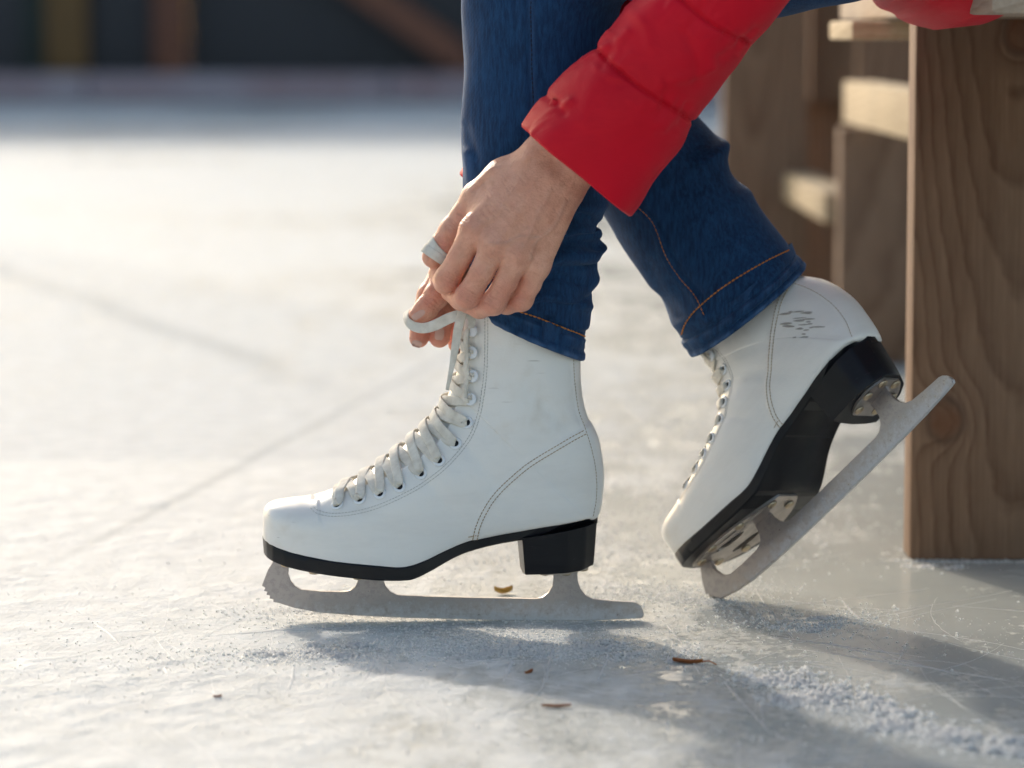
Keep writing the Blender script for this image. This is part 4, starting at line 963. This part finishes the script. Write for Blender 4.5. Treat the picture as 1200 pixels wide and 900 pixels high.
# body: one skin mesh, hands modelled finely, the rest hidden under the clothes
def J(px, py, Ymm, r): return (*U(px, py, Ymm * .001), r * .001)
def hand_left():
    s = -8
    f = Field(U(478, 385, 0) * [1, 0, 1] + [0, -.125, 0], U(735, 60, 0) * [1, 0, 1] + [0, -.012, 0], .00085)
    palm = f.new(); j = lambda x, y, d, r: J(x, y, d + s, r)
    f.chain(palm, [j(735, 80, -78, 26), j(690, 140, -76, 22), j(636, 184, -70, 17.5)], .008); f.chain(palm, [j(735, 90, -78, 26), j(700, 160, -78, 21), j(661, 212, -74, 17)], .008)
    K = dict(i=(556, 270, -75, 11.0), m=(581, 285, -83, 11.2), r=(606, 299, -83, 10.6), p=(629, 311, -77, 9.8))
    for key, b in dict(i=(622, 202, -68, 15), m=(634, 207, -74, 15.5), r=(648, 216, -76, 15), p=(659, 226, -73, 14.5)).items(): f.chain(palm, [j(*b), j(*K[key])], .008)
    f.chain(palm, [j(618, 205, -62, 14), j(585, 245, -62, 13), j(600, 280, -66, 13), j(620, 295, -66, 12)], .010)      # palm pad
    f.chain(palm, [j(622, 196, -62, 13.5), j(592, 208, -58, 13.5), j(560, 232, -52, 12.2)], .008)                         # thumb metacarpal
    f.chain(palm, [j(592, 226, -60, 12), j(563, 252, -60, 9.5)], .010)                                                     # web
    fing = f.new()
    for ch in ([K['i'], (539, 301, -71, 8.5), (524.5, 326, -63, 9.3), (522, 331, -46, 8.4), (514, 320, -36, 7.4)],
               [K['m'], (564, 320, -81, 8.5), (548, 347, -74, 9.2), (541, 350, -51, 8.6), (528, 342, -38, 7.4)],
               [K['r'], (593, 330, -81, 8.3), (578.5, 355, -75, 9.0), (562, 360, -56, 8.2), (548, 356, -46, 7.2)],
               [K['p'], (621, 333, -75, 7.9), (611, 351, -69, 8.5), (594, 356, -57, 7.6), (580, 355, -50, 6.8)]):
        one = f.new(); f.chain(one, [j(*c) for c in ch], .003); fing = smin(fing, one, .0005)
    th = f.new(); f.chain(th, [j(560, 232, -52, 12.0), j(546, 252, -48, 10.6), j(532, 271, -46, 11.0), j(521, 287, -44, 10.2), j(508, 301, -43, 8.6)], .003)
    g = smin(palm, fing, .0045); g = smin(g, th, .0035)
    V, Q = f.extract(g); N = vnormals(V, Q)
    red = np.zeros(len(V)); vein = np.zeros(len(V)); Yl = -.085
    def pt(x, y, sx, a):
        nonlocal red
        c = U(x, y, Yl); red = red + a * np.exp(-((V[:, 0] - c[0]) ** 2 + (V[:, 2] - c[2]) ** 2) / (sx * .00065) ** 2)
    for x, y, sx, a in ((528, 332, 16, .6), (546, 350, 16, .65), (574, 357, 16, .65), (605, 352, 16, .75), (515, 292, 16, .8), (540, 255, 14, .35), (556, 270, 14, .2), (583, 288, 14, .25), (607, 302, 12, .25), (560, 318, 10, .35), (590, 335, 10, .35), (613, 330, 10, .4), (640, 240, 40, .12)): pt(x, y, sx, a)
    for ln, amp, sg, vv in (([(662,236),(650,262),(634,276),(612,276),(592,284),(575,284)], .00085, .0017, 1), ([(634,276),(626,286),(621,303)], .0008, .0015, 1), ([(600,225),(585,245),(570,262)], .0005, .0025, .3), ([(645,222),(628,255),(612,290)], .0005, .002, .5),
                            ([(625,180),(600,192),(575,200),(562,212)], .0009, .0030, 0), ([(607,215),(580,245),(558,268)], .0007, .0035, 0), ([(625,222),(603,255),(583,284)], .0006, .0035, 0), ([(640,230),(622,268),(607,298)], .0005, .0035, 0),
                            ([(575,200),(560,215),(550,226)], .0010, .0022, 0), ([(568,212),(556,224)], -.0008, .0018, 0)):
        V = ridge(V, N, ln, Yl, amp, sg)
        if vv:
            P = np.array([U(x, y, Yl)[[0, 2]] for x, y in ln]); P = catmull(P, 30); d, _ = seg_dist(V[:, [0, 2]], P); vein = np.maximum(vein, vv * np.exp(-(d / (sg * 1.1)) ** 2) * (N[:, 1] < .2))
    # creases over the knuckles
    for cx, cy, dx, dy, n, sp_, half in ((531, 268, -.6, .8, 6, 2.6, 9), (541, 256, -.5, .85, 3, 3.0, 8), (530, 326, -.45, .9, 4, 3.2, 9), (549, 344, -.5, .86, 4, 3.2, 9), (577, 352, -.45, .9, 4, 3.2, 9), (607, 346, -.45, .9, 3, 3.0, 8), (515, 291, -.55, .8, 3, 2.6, 8), (572, 303, -.5, .86, 3, 3.5, 7)):
        for k in range(n):
            o = (k - (n - 1) / 2) * sp_; ex, ey = cx + dx * o, cy + dy * o; nx, ny = dy, -dx; h = half * rng.uniform(.6, 1)
            wob = rng.normal(0, .6, 3); V = ridge(V, N, [(ex - nx*h, ey - ny*h + wob[0]), (ex, ey + wob[1]), (ex + nx*h, ey + ny*h + wob[2])], Yl, -.00075 * rng.uniform(.5, 1.2), .00065)
    for _ in range(60):                                                     # faint skin lines across the back of the hand
        x, y = rng.uniform(560, 660), rng.uniform(195, 310); a = rng.normal(.75, .25); l = rng.uniform(6, 16)
        V = ridge(V, N, [(x, y), (x + l * math.cos(a), y + l * math.sin(a))], Yl, -.0003, .0006)
    return V, Q, np.clip(red, 0, 1), vein
def hand_right():
    f = Field(U(470, 420, 0) * [1, 0, 1] + [0, -.035, 0], U(625, 195, 0) * [1, 0, 1] + [0, .13, 0], .00095)
    palm = f.new(); ch = f.chain
    ch(palm, [J(600, 215, 75, 24), J(575, 245, 66, 21), J(560, 285, 50, 20)], .01)
    K = [(522, 318, 22, 10.5), (534, 326, 30, 10.8), (545, 334, 39, 10.2), (553, 342, 48, 9.4)]
    for b, k in zip(((560, 270, 44, 14), (566, 275, 52, 14), (570, 280, 60, 13.5), (574, 285, 66, 12.5)), K): ch(palm, [J(*b), J(*k)], .008)
    ch(palm, [J(560, 275, 42, 14), J(545, 292, 22, 12.5), J(527, 312, 2, 11)], .008)
    fing = f.new()
    for c in ([K[0], (503, 346, 10, 9.0), (494, 374, 3, 8.2), (491, 396, -1, 7.5)], [K[1], (524, 356, 13, 9.2), (517, 377, 3, 8.6), (515, 395, -1, 8.2)], [K[2], (541, 368, 25, 9), (537, 390, 20, 8), (536, 403, 17, 7.2)], [K[3], (551, 372, 36, 8.2), (547, 388, 31, 7.2), (545, 397, 28, 6.6)]):
        one = f.new(); ch(one, [J(*q) for q in c], .003); fing = smin(fing, one, .0012)
    th = f.new(); ch(th, [J(527, 312, 2, 10.6), J(518, 332, -8, 9.4), J(511, 347, -14, 9.4), J(500, 361, -16, 8.6), J(489, 370, -17, 6.9)], .003)
    g = smin(palm, fing, .006); g = smin(g, th, .003); V, Q = f.extract(g); N = vnormals(V, Q); red = np.zeros(len(V))
    for x, y, sx, a in ((492, 396, 15, .9), (516, 394, 15, .9), (538, 392, 18, .9), (488, 372, 12, .6), (512, 348, 14, .4), (503, 350, 12, .35)):
        c = U(x, y, -.01); red += a * np.exp(-((V[:, 0] - c[0]) ** 2 + (V[:, 2] - c[2]) ** 2) / (sx * .00065) ** 2)
    for cx, cy, dx, dy, n, sp_, half in ((511, 346, -.45, .9, 6, 2.6, 9), (500, 348, -.3, .95, 4, 2.8, 6), (505, 356, -.6, .8, 2, 3, 8)):
        for k in range(n):
            o = (k - (n - 1) / 2) * sp_; ex, ey = cx + dx * o, cy + dy * o; nx, ny = dy, -dx; h = half * rng.uniform(.6, 1)
            V = ridge(V, N, [(ex - nx*h, ey - ny*h), (ex, ey + rng.normal(0, .6)), (ex + nx*h, ey + ny*h)], -.02, -.0008 * rng.uniform(.5, 1.2), .0007)
    return V, Q, np.clip(red, 0, 1), np.zeros(len(V))
def rest_of_body():
    f = Field((-.12, -.22, .05), (.75, .40, 1.22), .011); g = f.new(); k = .010
    f.chain(g, [(.50, .085, .64, .125), (.43, .085, .74, .115), (.32, .085, .84, .125), (.24, .085, .90, .09), (.19, .085, .95, .055), (.14, .085, 1.00, .05)], k)
    f.chain(g, [(.30, -.02, .85, .09), (.30, .19, .85, .09)], k)
    f.chain(g, [(.13, .085, 1.045, .085), (.07, .085, 1.03, .085), (.03, .085, .985, .05)], .02)                 # head, chin towards the skates
    f.cone(g, (.005, .085, 1.03), (-.025, .085, 1.012), .018, .012, .012)                                       # nose
    for sgn in (-1, 1):
        f.cone(g, (.10, .085 + sgn * .088, 1.03), (.115, .085 + sgn * .095, 1.05), .012, .018, .008)            # ears
        f.cone(g, (.0, .085 + sgn * .032, 1.055), (.0, .085 + sgn * .030, 1.055), .014, .014, .010)             # brows
    eL = U(915, -110, -.105); eR = U(860, -140, .15); f.chain(g, [(.30, -.075, .85, .055), (*eL, .034), (*U(735, 85, -.086), .026), (*U(690, 140, -.084), .021)], k)
    f.chain(g, [(.30, .245, .85, .055), (*eR, .032), (*U(650, 130, .09), .024), (*U(590, 232, .07), .020)], k)
    for pr, Yc in ((LEG1, 0), (LEG2, .10)):
        pts = [(*((U(*a, Yc + dy) + U(*b, Yc + dy)) / 2), max(.016, dr * .45)) for a, b, dr, dy in pr[(0 if Yc == 0 else 3)::2]]; f.chain(g, [(.52, .02 if Yc == 0 else .17, .62, .07)] + pts[::-1], k)
    f.chain(g, [(*((U(556, 364) + U(684, 421)) / 2), .018), (*U(625, 520), .022), (*U(560, 590), .024), (*U(420, 620), .02)], k)
    V, Q = f.extract(g); return V, Q, np.zeros(len(V)), np.zeros(len(V))
mb = MB(); RED = []; VEIN = []
for V, Q, rd, vn in (hand_left(), hand_right(), rest_of_body()):
    mb.add(V, [tuple(q) for q in Q]); RED.append(rd); VEIN.append(vn)
body = obj('body', mb.verts(), mb.F, MAT['skin'], PER); put_attr(body, 'red', np.concatenate(RED)); put_attr(body, 'vein', np.concatenate(VEIN))
bb = BVHTree.FromPolygons([Vector(v) for v in mb.verts()], mb.F)
def nail(c, tipdir, ln, wd, Y):
    """thin curved nail plate laid on a fingertip"""
    o = np.array([0, CAM_Y, CAM_Z]); a = np.array(tipdir, float); a /= np.linalg.norm(a); b = np.array([-a[1], a[0]]); V = []; n = 9
    for i in range(n):
        for k in range(n):
            u, v = (i / (n-1) * 2 - 1), (k / (n-1) * 2 - 1); hw = (1 - abs(u) ** 4 * .35) * math.sqrt(max(.05, 1 - max(0, -u - .3) ** 2 * 1.2))
            q = np.array(c) + a * u * ln / 2 + b * v * wd / 2 * hw; d = U(q[0], q[1], Y) - o; d /= np.linalg.norm(d); h = bb.ray_cast(Vector(o), Vector(d))
            p = np.array(h[0]) if h[0] is not None and abs(h[0][1] - Y) < .03 else U(q[0], q[1], Y); V.append(p - d * .0006)
    obj('fingernail', V, grid_faces(n, n, False), MAT['nail'], body)
nail((490.5, 369), (-1, .62), 17, 8, -.022); nail((515, 391), (-.1, 1), 15, 11, -.008); nail((488.5, 403), (-.25, 1), 8, 12, -.006)
# hair, out of the frame above
hb = MB(); f = Field((-.1, -.1, .9), (.35, .28, 1.22), .009); g = f.new()
f.chain(g, [(.06, .085, 1.085, .06), (.13, .085, 1.06, .095), (.17, .085, 1.03, .085), (.20, .085, .98, .06)], .03); V, Q = f.extract(g)
obj('hair', V, Q, MAT['hair'], PER)

# free lace ends held in the fingers (belong to the skate that stands flat)
def free_lace(name, pts, nrm, wd, th=.0011, n=60):
    P = catmull(np.array([U(x, y, d * .001) for x, y, d in pts]), n); Nn = catmull(np.array(nrm, float), n) if len(nrm) > 1 else np.repeat([nrm[0]], n, 0)
    V, Fc = ribbon(P, Nn, np.interp(np.linspace(0, 1, n), np.linspace(0, 1, len(wd)), wd) if isinstance(wd, (list, tuple)) else wd, th)
    return obj(name, V, Fc, MAT['lace'], SKATE)
front = (0, -1, 0)
free_lace('lace_end', [(551, 372, -34), (548, 362, -42), (543, 364, -47), (537, 385, -47), (533, 410, -46), (529, 432, -44), (524, 457, -42)], [(.3, -.95, .2), (.3, -.95, .2), (-.2, -.97, 0), (-.35, -.93, 0), (-.3, -.95, 0), (-.3, -.95, 0), (-.3, -.95, 0)], [.006, .0065, .0075, .0075, .0062, .004, .0026])
free_lace('lace_loop', [(552, 366, -36), (538, 369, -38), (524, 374, -36), (510, 381, -32), (496, 384.5, -28), (484, 382, -24), (476.5, 375, -19), (477, 366, -10), (485, 362, 0), (496, 364, 10), (512, 360, 22)],
          [(0, -.9, .3), (0, -.9, .3), (0, -.95, .3), (.1, -.95, .3), (0, -1, .2), (-.4, -.8, 0), (-.9, -.4, .2), (-.6, 0, .8), (0, .3, 1), (0, .3, 1), (0, .3, 1)], [.007, .008, .0085, .0085, .008, .0075, .0075, .008, .008, .008, .007])
free_lace('lace_end', [(552, 384, -30), (553, 376, -36), (549, 366, -40), (545, 358, -44), (540, 350, -48), (536, 345, -48)], [(.2, -.95, .2)], [.005, .006, .0065, .0065, .006, .006])
# turn of lace round the near thumb
c0 = np.array(U(514.5, 296, -.0515)); ax = np.array(U(509, 302, -.051)) - np.array(U(521, 287, -.052)); ax /= np.linalg.norm(ax)
e1 = np.cross(ax, [0, 1, 0]); e1 /= np.linalg.norm(e1); e2 = np.cross(ax, e1); P = []; Nn = []
mbw = MB()
for tilt, sh_, rr in ((.0022, -.0030, .0109), (-.0016, .0030, .0114)):
    P = []; Nn = []
    for a in np.linspace(0, 2 * math.pi * 1.02, 60):
        d = e1 * math.cos(a) + e2 * math.sin(a); P.append(c0 + d * (rr + .0003 * math.sin(3 * a)) + ax * (sh_ + tilt * math.sin(a + .6))); Nn.append(d)
    mbw.add(*ribbon(P, Nn, .0072, .0012))
obj('lace_wrap', mbw.verts(), mbw.F, MAT['lace'], SKATE)

# ------------------------------------------------------------------ leaf scraps on the ice
def leaf(px, py, L_, W_, ang, curl, mat, label, stem=True):
    c = G(px, py); e = empty('leaf_scrap', c); n = 9; V = []
    for i in range(n):
        u = i / (n - 1); hw = W_ / 2 * math.sin(math.pi * min(1, u * .9 + .08)) ** .8
        for v in (-1, -.5, 0, .5, 1): V.append((L_ * (u - .5), hw * v * (1 + .15 * math.sin(9 * u)), .0012 + curl * (abs(v) ** 1.5 * .5 + (u - .5) ** 2 * 1.6) ))
    V = np.array(V); n0 = len(V); V2 = V - [0, 0, .0004]; ca, sa = math.cos(ang), math.sin(ang); V = np.vstack([V, V2]); V = np.c_[V[:, 0]*ca - V[:, 1]*sa, V[:, 0]*sa + V[:, 1]*ca, V[:, 2]]
    V[:, 2] -= V[:, 2].min() - .0002
    f0 = grid_faces(n, 5, False); Fc = f0 + [tuple(i + n0 for i in f[::-1]) for f in f0]
    obj('leaf_blade', V, Fc, mat, e, local=True)
    if stem:
        P = [(L_ * .45 * ca, L_ * .45 * sa, .002), (L_ * .7 * ca, L_ * .7 * sa, .003), (L_ * .85 * ca + .002, L_ * .85 * sa - .003, .001)]; obj('stem', *tube(P, .0005, 6), mat, e, local=True)
    tag(e, label, 'leaf')
leaf(590, 696, .015, .012, .2, .007, MAT['leaf_b'], 'small curled ochre leaf scrap behind the flat skate\'s blade', False)
leaf(806, 778, .022, .008, -.25, .004, MAT['leaf_a'], 'orange brown leaf scrap with a stem on the ice right of the blade')
leaf(652, 829, .020, .007, .1, .002, MAT['leaf_a'], 'thin flat rust red leaf sliver nearest the bottom edge', False)
leaf(620, 790, .012, .004, 1.1, .003, MAT['leaf_a'], 'tiny upright rust red leaf splinter below the blade', False)
leaf(255, 818, .006, .004, .4, .002, MAT['leaf_a'], 'tiny red leaf speck on the snowy ice at lower left', False)
